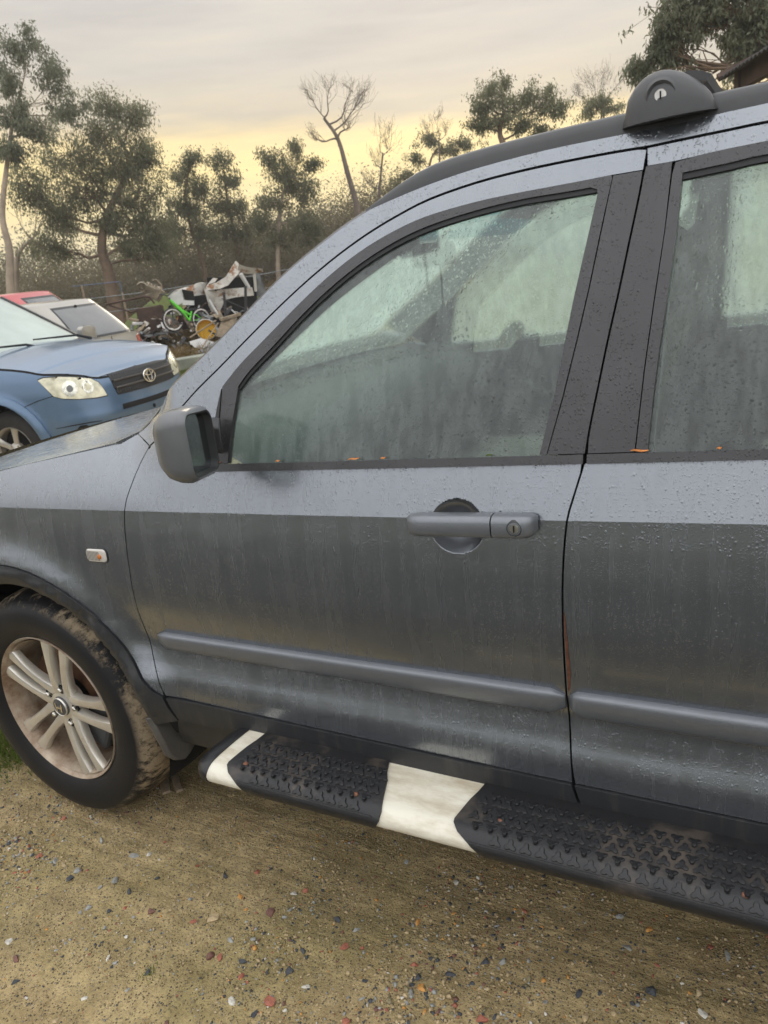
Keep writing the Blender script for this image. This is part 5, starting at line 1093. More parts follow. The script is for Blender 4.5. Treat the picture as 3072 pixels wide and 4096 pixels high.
for sg in (-1, 1):
    pl = [(0, .25), (s0-.46, .25)]+sarch(s0, .43, 190, -8, 24)+[(s1-.46, .28)]+sarch(s1, .43, 190, -8, 20)+[(RLEN-.02, .3), (RLEN-.02, 1.08)]+[(s, seamf(min(s, 2.2))) for s in np.linspace(RLEN-.03, 0, 46)]
    patch('body_side', [(a*sg, b) for a, b in pl], rav_map, BLUE, BLU, (.05, .03), out=False)
    fl_ = sarch(s0, .505, 176, 0, 26, 1.0)+sarch(s0, .418, 0, 176, 26)
    def rmo(off):
        def g(s, z):
            a = rav_map(s, z); x, y, nx, ny = RPER(s); return (a[0]+nx*off, a[1]+ny*off, z)
        return g
    patch('arch_flare', [(a*sg, b) for a, b in fl_], rmo(.018), BLUE, BLU, (.04, .03), flange=.06, out=False)
    mbl = MB(); mbl.lathe([(.44, -.10), (.44, -.36), (.02, -.36)] if sg > 0 else [(.44, .10), (.44, .36), (.02, .36)], 28, Matrix.Translation((-.87, .90*sg, .35)), math.radians(-20), math.radians(200)); mbl.build('arch_liner', M['gap'], BLU, 60)
    hl = [(.99,.955),(.92,.965),(.80,.955),(.70,.930),(.58,.901),(.53,.865),(.50,.79),(.49,.742),(.59,.745),(.72,.757),(.84,.782),(.92,.820),(.97,.890)] if False else [(1.045,.952),(.998,.965),(.877,.960),(.704,.929),(.575,.899),(.525,.860),(.497,.790),(.488,.743),(.590,.745),(.752,.762),(.873,.786),(.935,.812),(.985,.881)]
    lamp = patch('headlight', [(a*sg, b) for a, b in hl], rmo(.007), M['headlamp'], BLU, (.04, .02), flange=.02, out=False)
    patch('lamp_bezel', [((.76+(a-.76)*1.035)*sg, .855+(b-.855)*1.08) for a, b in hl], rmo(.003), M['grille'], lamp, (.04, .02), flange=.01, out=False)
    for cs, czz, rr in ((.80, .855, .055), (.64, .845, .050)):
        for R_, off, mm in ((rr*1.15, .0095, M['lampchrome']), (rr*.50, .013, M['dustglass'])) if cs > .7 else ((rr*1.1, .0095, M['lampchrome']), (rr*.62, .013, M['headlamp'])):
            patch('lamp_reflector', [((cs+R_*math.cos(2*PI*k/20))*sg, czz+R_*math.sin(2*PI*k/20)) for k in range(20)], rmo(off), mm, lamp, (.03, .03), flange=.004, out=False)
    fg = [(-.83,.51),(-.79,.545),(-.74,.545),(-.70,.515),(-.70,.47),(-.74,.44),(-.79,.438),(-.825,.468)]
    patch('fog_recess', [(-a*sg, b) for a, b in fg], rmo(.004), M['gap'], BLU, (.03, .03), flange=.004, out=False)
    patch('bumper_crease', [(s*sg, z) for s, z in ((.98,.552),(.85,.562),(.70,.562),(.60,.552),(.60,.546),(.70,.553),(.85,.553),(.98,.547))], rmo(.002), M['gap'], BLU, (.05, .02), flange=0, out=False)
    patch('panel_gap', [(s*sg, z) for s, z in ((1.235,.747),(1.09,.79),(.945,.818),(.945,.812),(1.09,.784),(1.235,.740))], rmo(.002), M['gap'], BLU, (.05, .02), flange=0, out=False)
    sw = [(s, seamf(s)-.012) for s in np.linspace(.36, 1.7, 22)]+[(s, seamf(s)+.004) for s in np.linspace(1.7, .36, 22)]
    patch('bonnet_gap', [(a*sg, b) for a, b in sw], rmo(.002), M['gap'], BLU, (.05, .03), flange=0, out=False)
    spoke_wheel(BLU, (-.87, .835*sg, .35), rz=PI if sg > 0 else 0); spoke_wheel(BLU, (-3.53, .83*sg, .35), rz=PI if sg > 0 else 0)
c0 = .06                                                       # grille, bars, badge
gr = [(-.385,.905),(-.04,.918),(.30,.915),(.49,.900),(.525,.865),(.50,.775),(.475,.730),(.37,.720),(0,.716),(-.37,.724),(-.385,.79)]
GRI = patch('grille', gr, rmo(.005), M['grille'], BLU, (.04, .02), flange=.02, out=False)
for zz in (.845, .785):
    mb = MB(); mb.tube([rmo(.016)(s, zz) for s in np.linspace(-.37, .49, 16)], .009, 6); mb.build('grille_bar', simple('grille_bar_grey', (.10, .095, .095), .35, .3), GRI, 60)
mb = MB()
for s in np.linspace(-.36, .48, 30):
    mb.tube([rmo(.008)(s, .73), rmo(.008)(s+.01, .895)], .004, 4)
mb.build('grille_mesh', M['grille'], GRI, 60)
MBd = Matrix.Translation(rmo(.030)(c0, .815)) @ Matrix.Rotation(-.12, 4, 'Y')
def ell(cx, cz, a, b, n=28): return [MBd @ Vector((0, cx+a*math.cos(2*PI*k/n), cz+b*math.sin(2*PI*k/n))) for k in range(n+1)]
mb = MB(); mb.tube(ell(0, 0, .078, .056), .0075, 6, caps=False); mb.tube(ell(0, 0, .030, .050), .006, 6, caps=False); mb.tube(ell(0, .026, .056, .022), .006, 6, caps=False); mb.build('badge', M['chrome'], GRI, 60)
for z0_, z1_ in ((.597, .641), (.450, .500)):
    patch('bumper_slot', [(-.36,z1_),(.06,z1_-.006),(.47,z1_),(.48,z0_),(.06,z0_-.006),(-.37,z0_)], rmo(.004), M['gap'], BLU, (.05, .02), flange=0, out=False)
mb = MB(); mb.box(rmo(.006)(.02, .548), (.012, .02, .03)); mb.build('plate_clip', M['gap'], BLU)
patch('bumper_lip', [(-1.0,.25),(1.0,.25),(1.0,.31),(.5,.345),(-.5,.345),(-1.0,.31)], rmo(.006), M['grille'], BLU, (.05, .02), flange=0, out=False)
def bonb(s, v):                                                # bonnet between the two seams
    s = max(s, 0.0); a = rav_map(s, seamf(s)+.004); w = 1-v*v; x = a[0]
    cr = .075*smooth(-.10, -.75, x)+.012*smooth(-.05, -.2, x)
    return (x-.02*w, a[1]*v, a[2]+cr*w**.9 if w > 0 else a[2])
patch('bonnet', [(.02,-1),(2.02,-1),(2.02,1),(.02,1)], bonb, BLUE, BLU, (.035, .06), out=Vector((0, 0, 1)), flange=0)
zt = lambda t: 1.08+.57*t
cs_ = cabin(BLU, dict(xf=lambda t: -1.08-.98*t**1.05, xr=lambda t: -4.20+.42*t**1.3, hw=lambda t: .84-.20*t**1.1, z=zt, n=6.0))
mb = MB(); c1 = cs_(); rings = [[c1(k/72, t) for k in range(72)] for t in np.linspace(0, 1, 9)]; rings.append([tuple(a*.97 if i != 0 else -2.92+(a+2.92)*.97 for i, a in enumerate(c1(k/72, 1)[:2]))+(1.668,) for k in range(72)]); rings.append([(-2.92+(c1(k/72, 1)[0]+2.92)*.6, c1(k/72, 1)[1]*.6, 1.69) for k in range(72)])
mb.loft(rings, cap1=True); mb.build('cabin', BLUE, BLU, 50)
patch('windscreen', [(-.108,.0),(.108,.0),(.118,.93),(.06,.955),(-.06,.955),(-.118,.93)], cs_(.006), M['mistglass'], BLU, (.015, .08), flange=.006, out=Vector((1, 0, .5)))
for a, b in ((.108, .118), (-.108, -.118)):
    mb = MB(); mb.tube([cs_(.012)(a+(b-a)*t, t*.94) for t in np.linspace(0, 1, 10)], .022, 6); mb.build('screen_pillar', M['grille'], BLU, 60)
for u0, u1 in ((.15, .35), (.65, .85)):
    patch('side_glass', [(u0,.06),(u1,.06),(u1-.01,.85),(u0+.012,.85)], cs_(.006), M['darkglass'], BLU, (.02, .1), flange=.006, out=Vector((0, 1 if u0 < .5 else -1, 0)))
mb = MB(); rings = []
for v in np.linspace(-1, 1, 17): y = .80*v; b = .10*(1-v*v); rings.append([(-1.10+b*.4, y, 1.115+.03*(1-v*v)), (-1.18+b*.4, y, 1.135+.02*(1-v*v)), (-1.30, y, 1.16)])
mb.loft(rings, closed=False); mb.build('wiper_cowl', M['grille'], BLU, 60)
for y0, y1 in ((.62, .02), (-.05, -.62)):
    mb = MB(); mb.tube([(-1.07, y0, 1.14), (-1.13, y0-.12, 1.19), (-1.22, y1, 1.215)], [.016, .012, .008], 6); mb.build('wiper', M['rubber'], BLU, 60)
for sg in (-1, 1):
    mb = MB(); mb.loft([[(-1.42+a*.5*k_, .97*sg+b*k_*.11, 1.16+c*k_*.085) for b, c in rrect(1, 1, .5, 4)] for a, k_ in ((.12, .6), (.06, .95), (-.06, 1), (-.10, .85))], cap0=True, cap1=True); mb.tube([(-1.45, .82*sg, 1.12), (-1.42, .92*sg, 1.14)], .025, 6); mb.build('wing_mirror', BLUE if sg < 0 else SILV, BLU, 50)
mb = MB(); mb.tube([(-2.0, .50, 1.66), (-2.12, .505, 1.80)], [.006, .002], 5); mb.lathe([(0, 0), (.012, .004), (.016, .02)], 10, Matrix.Translation((-2.0, .50, 1.665)) @ Matrix.Rotation(PI/2, 4, 'X')); mb.build('aerial', M['rubber'], BLU, 60)
mb = MB(); mb.box((-2.2, 0, .30), (3.9, 1.5, .1)); mb.build('underbody', M['gap'], BLU)

def hatch(name, pos, head, paint, L_, Wd, H, label, glass_side, rear_glass, dark_rear=True, rake=.55, rn=4.0):
    car = empty(name, pos, head); tag(car, label, 'car'); hw = Wd/2
    pts = [(0,0),(-.02,.3),(-.08,.52),(-.25,hw-.08),(-.6,hw),(-1.5,hw),(-L_+.9,hw),(-L_+.35,hw-.02),(-L_+.10,hw-.14),(-L_+.01,.40),(-L_,0)]
    per, ln = make_perimeter(pts); fr = pchip((.2,.4,.6,.75,.9),(.06,.0,.01,.05,.2)); sd_ = pchip((.2,.45,.7,.9),(.04,.0,.005,.04))
    def bm_(s, z, off=0.):
        x, y, nx, ny = per(s); w = smooth(.5, 1, abs(s)); d = fr(z)*(1-w)+sd_(z)*w-off
        if x < -L_+.5: d = sd_(z)-off
        return (x-nx*d, y-ny*d, z)
    for sg in (-1, 1):
        sa = [min((abs(per(s)[0]+wx), s) for s in np.linspace(.6, ln-.4, 300))[1] for wx in (.75, L_-.78)]
        pl = [(0,.22),(sa[0]-.36,.22)]+[(sa[0]+.33*math.cos(math.radians(a)), .30+.33*math.sin(math.radians(a))) for a in range(190, -15, -12)]+[(sa[1]-.36,.22)]+[(sa[1]+.33*math.cos(math.radians(a)), .30+.33*math.sin(math.radians(a))) for a in range(190, -15, -12)]+[(ln-.01,.24),(ln-.01,.93),(ln-1.2,.93),(1.6,.92),(.8,.84),(0,.78)]
        patch('body_side', [(a*sg, b) for a, b in pl], bm_, paint, car, (.08, .05), out=False)
        tl_ = ln-.62
        patch('tail_light', [((tl_+a)*sg, b) for a, b in ((-.16,.90),(.06,.86),(.09,.62),(-.10,.60))], lambda s, z: bm_(s, z, .012), M['tail'], car, (.04, .04), flange=.015, out=False)
        for wx in (.75, L_-.78): spoke_wheel(car, (-wx, (hw-.04)*sg, .30), .30, .18, PI if sg > 0 else 0)
    mb = MB(); rr = []
    for x, z in ((-.05,.80),(-.3,.86),(-.7,.92),(-1.05,.95)): rr.append([(x-.0+.06*(v*v)*-1, v*(hw-.10), z+.04*(1-v*v)) for v in np.linspace(-1, 1, 11)])
    mb.loft(rr, closed=False); mb.build('bonnet', paint, car, 60)
    sp = dict(xf=lambda t: -.95-.85*t, xr=lambda t: -L_+.05+rake*t**1.25, hw=lambda t: hw-.06-.14*t**1.1, z=lambda t: .91+(H-.03-.91)*t, n=rn); cb = cabin(car, sp); c1 = cb()
    xm = (sp['xf'](1)+sp['xr'](1))/2
    mb = MB(); rings = [[c1(k/64, t) for k in range(64)] for t in np.linspace(0, 1, 9)]
    for q, z in ((.975, H-.008), (.7, H+.012), (.3, H+.02)): rings.append([(xm+(c1(k/64, 1)[0]-xm)*q, c1(k/64, 1)[1]*q, z) for k in range(64)])
    mb.loft(rings, cap1=True); mb.build('cabin', paint, car, 50)
    patch('rear_glass', [(.418,.10),(.582,.10),(.567,.86),(.433,.86)], cb(.006), rear_glass, car, (.012, .08), flange=.005, out=Vector((-1, 0, .3)))
    patch('rear_glass_surround', [(.410,.05),(.590,.05),(.574,.92),(.426,.92)], cb(.003), M['grille'], car, (.012, .08), flange=.003, out=Vector((-1, 0, .3)))
    patch('windscreen', [(-.09,.06),(.09,.06),(.09,.9),(-.09,.9)], cb(.006), M['mistglass'], car, (.02, .1), flange=.005, out=Vector((1, 0, .3)))
    for u0, u1, u2, u3 in ((.14,.27,.265,.155),(.285,.365,.350,.282),(.73,.86,.845,.735),(.635,.715,.718,.650)):
        patch('side_glass', [(u0,.08),(u1,.08),(u2,.86),(u3,.86)], cb(.006), glass_side, car, (.02, .1), flange=.005, out=Vector((0, 1 if u0 < .5 else -1, 0)))
    mb = MB(); mb.box((-L_/2, 0, .28), (L_-.4, Wd-.3, .1)); mb.build('underbody', M['gap'], car); return car, cb
hc, hcb = hatch('silver_hatchback', (-10.85, 7.0, tz(-8, 6.8)), math.radians(183), SILV, 3.95, 1.66, 1.47, 'silver beige hatchback with dusty rear window, parked behind the blue wagon', M['darkglass'], M['dustglass'], rake=.62, rn=4.2)
mb = MB(); p0 = hcb(.02)(.5, .90); mb.lathe([(0, 0), (.015, .005), (.02, .03)], 10, Matrix.Translation(p0)); mb.build('washer_jet', M['rubber'], hc)
rc, rcb = hatch('red_hatchback', (-13.9, 9.0, tz(-11, 9)+.06), math.radians(184), REDP, 4.1, 1.70, 1.60, 'faded red hatchback at the far left, only its roof showing above the silver one', M['mistglass'], M['darkglass'], rake=.9, rn=3.0)
# ================================================================ scrap heap and yard clutter
PO = np.array([-8.81, 12.06, 0.]); PR_ = np.array([.78, .63, 0.]); PF_ = np.array([-.63, .78, 0.])
def PW(a, h, d=0.): return Vector(PO+PR_*a+PF_*d+np.array([0, 0, h]))
M['white_rust'] = (lambda t: t.done(t.pbsdf(t.mix(t.ramp(t.noise(t.co(), 4.5, 7, .68), [(.50, 0.), (.60, 1.)]), (.58, .55, .49), t.mix(t.noise(t.co(), 20, 3), (.16, .065, .025), (.36, .17, .06))), .6, 0, t.bump(t.noise(t.co(), 9, 4), .3, .02))))(NT('rusting_white_panel'))
M['rusty_steel'] = simple('brown_rusty_steel', (.075, .045, .032), .8, .2, vary=.4, scale=7, bump=.3, bscale=60)
M['engine'] = simple('dirty_cast_alloy', (.24, .20, .14), .65, .3, vary=.45, scale=11, bump=.4, bscale=40)
M['green'] = simple('lime_green_bike_paint', (.12, .62, .04), .35, vary=.12); M['whitewall'] = simple('pale_tyre', (.72, .68, .63), .7, vary=.1)
M['yellow'] = simple('yellow_plastic', (.85, .52, .015), .45, vary=.25, scale=6); M['whiteplas'] = simple('white_plastic', (.66, .65, .62), .5, vary=.1)
M['blacksteel'] = simple('black_steel', (.03, .03, .032), .55, vary=.3); M['wood'] = simple('weathered_board', (.27, .21, .14), .85, vary=.35, scale=12, bump=.4, bscale=60); M['concrete'] = simple('mossy_concrete', (.26, .27, .22), .9, vary=.25, scale=5, bump=.4, bscale=30)
M['steelgrey'] = simple('dull_grey_sheet', (.20, .21, .21), .5, .4, vary=.25, scale=5)
def sheet(poly, d, th=.03, crum=.05, seed=0, tilt=0.):
    """crumpled panel: outline (a, h) in the heap's upright frame, with depth, thickness and dents"""
    r = np.random.default_rng(seed); n = len(poly); rv, _, rf, _, _, _ = delaunay_2d_cdt([Vector(p) for p in poly], [(i, (i+1) % n) for i in range(n)], [list(range(n))], 1, 1e-6)
    bm = bmesh.new(); vs = [bm.verts.new((p.x, 0, p.y)) for p in rv]
    for f in rf: bm.faces.new([vs[i] for i in f])
    for ax_, lim in ((0, 2), (2, 1)):
        lo = min(v.co[ax_] for v in bm.verts); hi = max(v.co[ax_] for v in bm.verts)
        for q in np.arange(lo+.06, hi, .09):
            no = [0, 0, 0]; no[ax_] = 1; co_ = [0, 0, 0]; co_[ax_] = q; bmesh.ops.bisect_plane(bm, geom=bm.verts[:]+bm.edges[:]+bm.faces[:], dist=1e-5, plane_co=co_, plane_no=no)
    ca, ch = sum(p[0] for p in poly)/n, sum(p[1] for p in poly)/n
    V = []
    for v in bm.verts:
        a, h = v.co.x, v.co.z; dd = d+tilt*(h-ch)+crum*(math.sin(a*9+seed)*math.cos(h*8+seed*2)+r.normal()*.25); V.append(PW(a, h, dd))
    bm.verts.index_update(); F1 = [[v.index for v in f.verts] for f in bm.faces]; be = [(e.verts[0].index, e.verts[1].index) for e in bm.edges if len(e.link_faces) == 1]; bm.free()
    k = len(V); off = Vector(PF_)*th; mb = MB(); mb.add(V+[p+off for p in V], F1+[[i+k for i in f[::-1]] for f in F1]+[[a, b, b+k, a+k] for a, b in be]); return mb
def local(mb, root):
    o = Vector(root.location); mb.v = [tuple(Vector(p)-o) for p in mb.v]; return mb
WR = empty('wrecked_car_shell', PW(.2, .3, .3)); tag(WR, 'crumpled rusty white car shell with a bent panel sticking up on the scrap heap', 'wreck')
for nm, poly, d, th, cr, tl in (
  ('bent_roof', [(.52,1.71),(.42,1.60),(.27,1.42),(.05,1.32),(-.14,1.30),(-.21,1.20),(.11,1.19),(.28,1.24),(.47,1.40),(.56,1.47),(.60,1.60)], .05, .03, .03, .2),
  ('bent_bonnet', [(.56,1.63),(.72,1.56),(1.04,1.49),(1.05,1.43),(.85,1.41),(.60,1.44),(.50,1.42)], .10, .03, .03, -.9),
  ('rear_quarter', [(-.20,1.10),(.11,1.17),(.50,1.16),(.78,1.14),(.79,.97),(.40,.98),(.17,.95),(.02,.72),(-.12,.67),(-.19,.88)], .25, .05, .04, .1),
  ('crumpled_side', [(-.95,1.18),(-.80,1.27),(-.55,1.30),(-.30,1.36),(-.16,1.34),(-.20,1.12),(-.24,1.00),(-.45,.92),(-.62,1.00)], .45, .04, .06, .15),
  ('torn_flange', [(-.22,1.22),(-.05,1.28),(.02,1.10),(-.08,.88),(-.18,.86)], .18, .02, .06, 0),
  ('torn_roof_edge', [(-.14,1.30),(.0,1.42),(.10,1.40),(.02,1.33)], .10, .02, .02, .3)):
    local(sheet(poly, d, th, cr, len(nm), tl), WR).build(nm, M['white_rust'], WR, 40)
mb = MB(); mb.tube([PW(.57,1.44,.05), PW(.70,1.15,.15)], [.045, .04], 8); local(mb, WR).build('door_pillar', M['whiteplas'], WR, 50)
mb = MB(); mb.tube([PW(.86,1.42,.2), PW(.84,1.05,.25)], .03, 8); local(mb, WR).build('rear_pillar', M['white_rust'], WR, 50)
mb = MB(); mb.box(PW(.35,1.18,.55), (1.0, .5, .42), (0, .1, .68)); mb.box(PW(.1,.85,.6), (1.5, .6, .5), (0, 0, .68)); local(mb, WR).build('dark_interior', M['gap'], WR)
mb = MB(); mb.tube([PW(-.16,1.0,.10), PW(.03,.52,.05)], .028, 8); local(mb, WR).build('loose_strut', M['whiteplas'], WR, 60)
def thing(name, mb, mat, label, cat, deg=40, bevel=0, base=None, group=None):
    b = Vector(base) if base is not None else sum((Vector(p) for p in mb.v), Vector())/len(mb.v); mb.v = [tuple(Vector(p)-b) for p in mb.v]
    o = mb.build(name, mat, None, deg, bevel); o.location = b; return tag(o, label, cat, group)
# white appliance with black opening
AP = empty('appliance', PW(-.7, .95, -.1)); tag(AP, 'dented white appliance with a black open front between bicycle and wreck', 'appliance')
local(sheet([(-.97,1.17),(-.65,1.27),(-.66,1.02),(-.78,.97),(-.90,1.02)], -.12, .35, .01, 3), AP).build('side_panel', M['whiteplas'], AP, 40)
local(sheet([(-.66,1.27),(-.44,1.20),(-.45,1.03),(-.64,1.08)], -.14, .30, .01, 4), AP).build('opening', M['gap'], AP, 40)
local(sheet([(-.68,1.06),(-.46,1.02),(-.47,.93),(-.58,.95),(-.70,.96)], -.16, .30, .012, 5), AP).build('lower_tray', M['whiteplas'], AP, 40)
# engine
EN = empty('engine_block', PW(-1.35, 1.15, .3)); tag(EN, 'dirty cast engine with round pulley lying on top of the scrap heap', 'engine')
mb = MB(); mb.box(PW(-1.27,1.30,.35), (.34, .3, .22), (.2, .5, .68)); mb.box(PW(-1.18,1.22,.35), (.2, .25, .25), (0, .7, .68)); mb.box(PW(-1.36,1.22,.3), (.2, .2, .12), (.3, -.2, .7)); local(mb, EN).build('block', M['engine'], EN, None, .02)
mb = MB()
for k in range(4): mb.tube([PW(-1.36+k*.06,1.38-k*.02,.25), PW(-1.34+k*.06,1.48-k*.02,.25)], [.03, .022], 8)
local(mb, EN).build('intake_stubs', M['engine'], EN, 50)
mb = MB(); mb.lathe([(.0, 0), (.03, -.02), (.035, .0), (.08, .0), (.085, -.03), (.10, -.03), (.10, .05), (0, .06)], 24, Matrix.Translation(PW(-1.45,1.40,.15)) @ Matrix.Rotation(.68, 4, 'Z') @ Matrix.Rotation(.3, 4, 'X')); local(mb, EN).build('pulley', M['engine'], EN, 40)
mb = MB(); mb.tube([PW(-1.22,1.50,.2), PW(-1.15,1.52,.2), PW(-1.06,1.40,.2), PW(-1.10,1.27,.2), PW(-1.20,1.13,.2)], .017, 6); local(mb, EN).build('bracket_frame', M['wood'], EN, 60)
# brown trailer
TRL = empty('rusty_trailer', PW(-1.4, .45, .2)); tag(TRL, 'dark brown rusty box trailer left of the green bicycle', 'trailer')
mb = MB(); mb.box(PW(-1.39,.74,.35), (.52, .6, .50), (0, 0, .68)); local(mb, TRL).build('tub', M['rusty_steel'], TRL, None, .01)
mb = MB(); mb.box(PW(-1.30,.44,.05), (.85, .14, .04), (0, 0, .68)); local(mb, TRL).build('mudguard', M['steelgrey'], TRL, None, .01)
mb = MB(); mb.tube([PW(-2.21,1.14,.1), PW(-1.8,1.18,.1), PW(-1.42,1.215,.1), PW(-1.32,1.18,.1), PW(-1.26,1.05,.1)], .022, 7); mb.tube([PW(-2.15,1.12,.1), PW(-1.75,.94,.1)], .018, 7); mb.tube([PW(-1.75,.94,.1), PW(-1.13,1.0,.1)], .02, 7); local(mb, TRL).build('pipe_frame', M['rusty_steel'], TRL, 60)
# bicycle
BK = empty('bicycle', PW(-.6, .45, -.2)); tag(BK, 'lime green bicycle with pale tyres leaning on the scrap heap', 'bicycle')
def bwheel(a, h, R, sx, d):
    Mx = Matrix(((PR_[0]*sx, -PF_[0], 0, 0), (PR_[1]*sx, -PF_[1], 0, 0), (0, 0, 1, 0), (0, 0, 0, 1))); yaw_ = math.acos(sx)
    ex = Vector(PR_)*math.cos(yaw_)+Vector(PF_)*math.sin(yaw_); c = PW(a, h, d)
    P_ = lambda r, A: c+ex*(r*math.cos(A))+Vector((0, 0, r*math.sin(A)))
    mb = MB(); mb.tube([P_(R, 2*PI*k/40) for k in range(41)], .017, 7, caps=False); w = local(mb, BK).build('tyre', M['oldtyre'], BK, 60)
    mb = MB(); mb.tube([P_(R-.022, 2*PI*k/40) for k in range(41)], .019, 6, caps=False); local(mb, BK).build('wheel_rim', M['whitewall'], BK, 60)
    mb = MB()
    for k in range(18): mb.tube([P_(.015, 2*PI*k/18+.3), P_(R-.02, 2*PI*k/18)], .0022, 3, caps=False)
    mb.tube([c-Vector(PF_)*.05, c+Vector(PF_)*.05], .014, 8); local(mb, BK).build('spokes', M['steelgrey'], BK)
    return c
w1 = bwheel(-.935, .70, .225, .86, -.25); w2_ = bwheel(-.38, .625, .225, .80, .0)
mb = MB(); F1_ = lambda *p: [PW(*q) for q in p]
mb.tube(F1_((-.92,1.10,-.22),(-.89,1.03,-.22)), .022, 8); mb.tube(F1_((-.91,1.08,-.22),(-.72,.86,-.18),(-.57,.74,-.12)), .022, 8); mb.tube(F1_((-.89,1.04,-.22),(-.70,.80,-.18),(-.62,.64,-.15)), .024, 8); mb.tube(F1_((-.57,.74,-.12),(-.62,.64,-.15)), .020, 8); mb.tube(F1_((-.57,.74,-.12),(-.47,.745,-.1),(-.38,.63,.04)), .012, 6); mb.tube(F1_((-.62,.64,-.15),(-.38,.62,.04)), .012, 6); mb.tube(F1_((-.62,.64,-.15),(-.545,.82,-.1)), .018, 8)
local(mb, BK).build('frame', M['green'], BK, 60)
mb = MB(); mb.tube(F1_((-.93,1.14,-.22),(-.91,1.02,-.22),(-.935,.70,-.29)), .014, 6); mb.tube(F1_((-.91,1.02,-.22),(-.935,.70,-.21)), .014, 6); local(mb, BK).build('fork', M['blacksteel'], BK, 60)
mb = MB(); mb.tube(F1_((-1.10,1.22,-.35),(-1.0,1.20,-.25),(-.95,1.17,-.22),(-.88,1.24,-.1),(-.80,1.28,.05)), .012, 6); local(mb, BK).build('handlebar', M['blacksteel'], BK, 60)
mb = MB(); mb.loft([[PW(-.53+a*.10, .845+.0, -.1+b*.05) for a, b in ((1, 0), (.2, .35), (-1, 1), (-1, -1), (.2, -.35))], [PW(-.53+a*.10, .875, -.1+b*.045) for a, b in ((1, 0), (.2, .35), (-1, 1), (-1, -1), (.2, -.35))]], cap0=True, cap1=True); local(mb, BK).build('saddle', M['blacksteel'], BK, 50)
mb = MB(); mb.box(PW(-.835,.73,-.27), (.015, .02, .08), (0, .3, .68)); local(mb, BK).build('reflector', M['bulb'], BK)
# bucket, seen into its yellow mouth
dirb = (Vector((-PF_[0], -PF_[1], .12))).normalized(); qb = Vector((0, 1, 0)).rotation_difference(dirb).to_matrix().to_4x4(); c = PW(-.31, .44, -.45); Mb = Matrix.Translation(c) @ qb
BU = empty('bucket', c-Vector((0, 0, .2))); tag(BU, 'tipped bucket with yellow inside and white rim below the bicycle', 'bucket')
mb = MB(); mb.lathe([(.195, 0), (.205, -.01), (.21, .005), (.20, .012), (.165, -.28), (0, -.29)], 32, Mb); local(mb, BU).build('shell', M['whiteplas'], BU, 50)
mb = MB(); mb.lathe([(.193, -.004), (.185, -.06), (.165, -.20), (0, -.205)], 32, Mb); local(mb, BU).build('inner_wall', M['yellow'], BU, 50)
# loose pieces
for a0, h0, a1, h1, d, lab in ((.17,1.12,.11,.40,-.1,'black steel post standing in the middle of the wreck'), (.62,1.19,.51,.38,-.2,'black steel post at the right end of the wreck')):
    mb = MB(); mb.tube([PW(a0, h0, d), PW(a1, h1, d)], .035, 4); thing('steel_post', mb, M['blacksteel'], lab, 'post', base=PW(a1, h1, d))
mb = sheet([(.86,1.42),(.98,1.41),(1.06,1.05),(1.02,.85),(.84,.95)], .4, .01, .0, 2)
for i, p in enumerate(mb.v): q = (Vector(p)-Vector(PO)).dot(Vector(PR_)); mb.v[i] = tuple(Vector(p)+Vector(PF_)*.02*math.sin(q*90))
thing('corrugated_sheet', mb, M['steelgrey'], 'grey corrugated sheet propped behind the right end of the wreck', 'sheet')
for k, (p0, p1, w, lab) in enumerate((((.9,.95,-.2),(.35,.5,-.4),.05,'thin bar slanting down beside the windscreen pillar'),((.10,1.0,-.05),(.75,.62,-.25),.03,'dark strut lying across the wreck'),((-.66,.33,-.6),(-.08,.60,-.5),.06,'grey board leaning by the bucket'),((.0,.60,-.5),(.42,.66,-.4),.13,'short pale plank on the heap right of the bucket'),((-.55,.02,-1.0),(-.05,.55,-.6),.035,'brown stick propped in front of the planks'),((-.95,.10,-1.0),(-.45,.12,-.9),.03,'thin stick lying in the grass before the heap'))):
    mb = MB(); a_, b_ = PW(*p0), PW(*p1); dr = (b_-a_); Rm = dr.to_track_quat('X', 'Z').to_matrix(); mb.box((a_+b_)/2, (dr.length, w, w*.45), Rm); thing('loose_board' if k > 1 else 'metal_bar', mb, M['wood'] if k > 1 else M['blacksteel'], lab, 'board' if k > 1 else 'bar', None, .004)
for k, (poly, d, mt, lab, nm) in enumerate((([(-.15,.30),(.05,.62),(.35,.68),(.30,.45),(.05,.22)], -.55, 'wood', 'crumpled tan board sheet between the bucket and the pillar', 'board_sheet'), ([(-.68,.26),(-.45,.30),(-.20,.20),(-.30,.08),(-.60,.14)], -.75, 'whiteplas', 'torn pale sheet lying below the bucket', 'torn_sheet'), ([(-.57,.08),(-.10,.24),(-.02,.14),(-.50,-.02)], -1.1, 'steelgrey', 'bent grey metal sheet at the right foot of the heap', 'metal_sheet'), ([(-.62,.0),(-.55,.06),(-.15,.05),(-.2,-.12),(-.5,-.14)], -1.2, 'blacksteel', 'black plastic crate lying under the bent metal sheet', 'crate'))):
    thing(nm, sheet(poly, d, .04, .03, 30+k, .5), M[mt], lab, nm.replace('_', ' '), 40)
mb = MB(); a_, b_ = PW(-1.25, -.02, -2.6), PW(.4, .02, -2.3); dr = b_-a_; mb.box((a_+b_)/2-Vector((0, 0, -.04)), (dr.length, .35, .2), dr.to_track_quat('X', 'Z').to_matrix()); thing('concrete_kerb', mb, M['concrete'], 'mossy concrete beam lying in the grass in front of the heap', 'beam', None, .02)
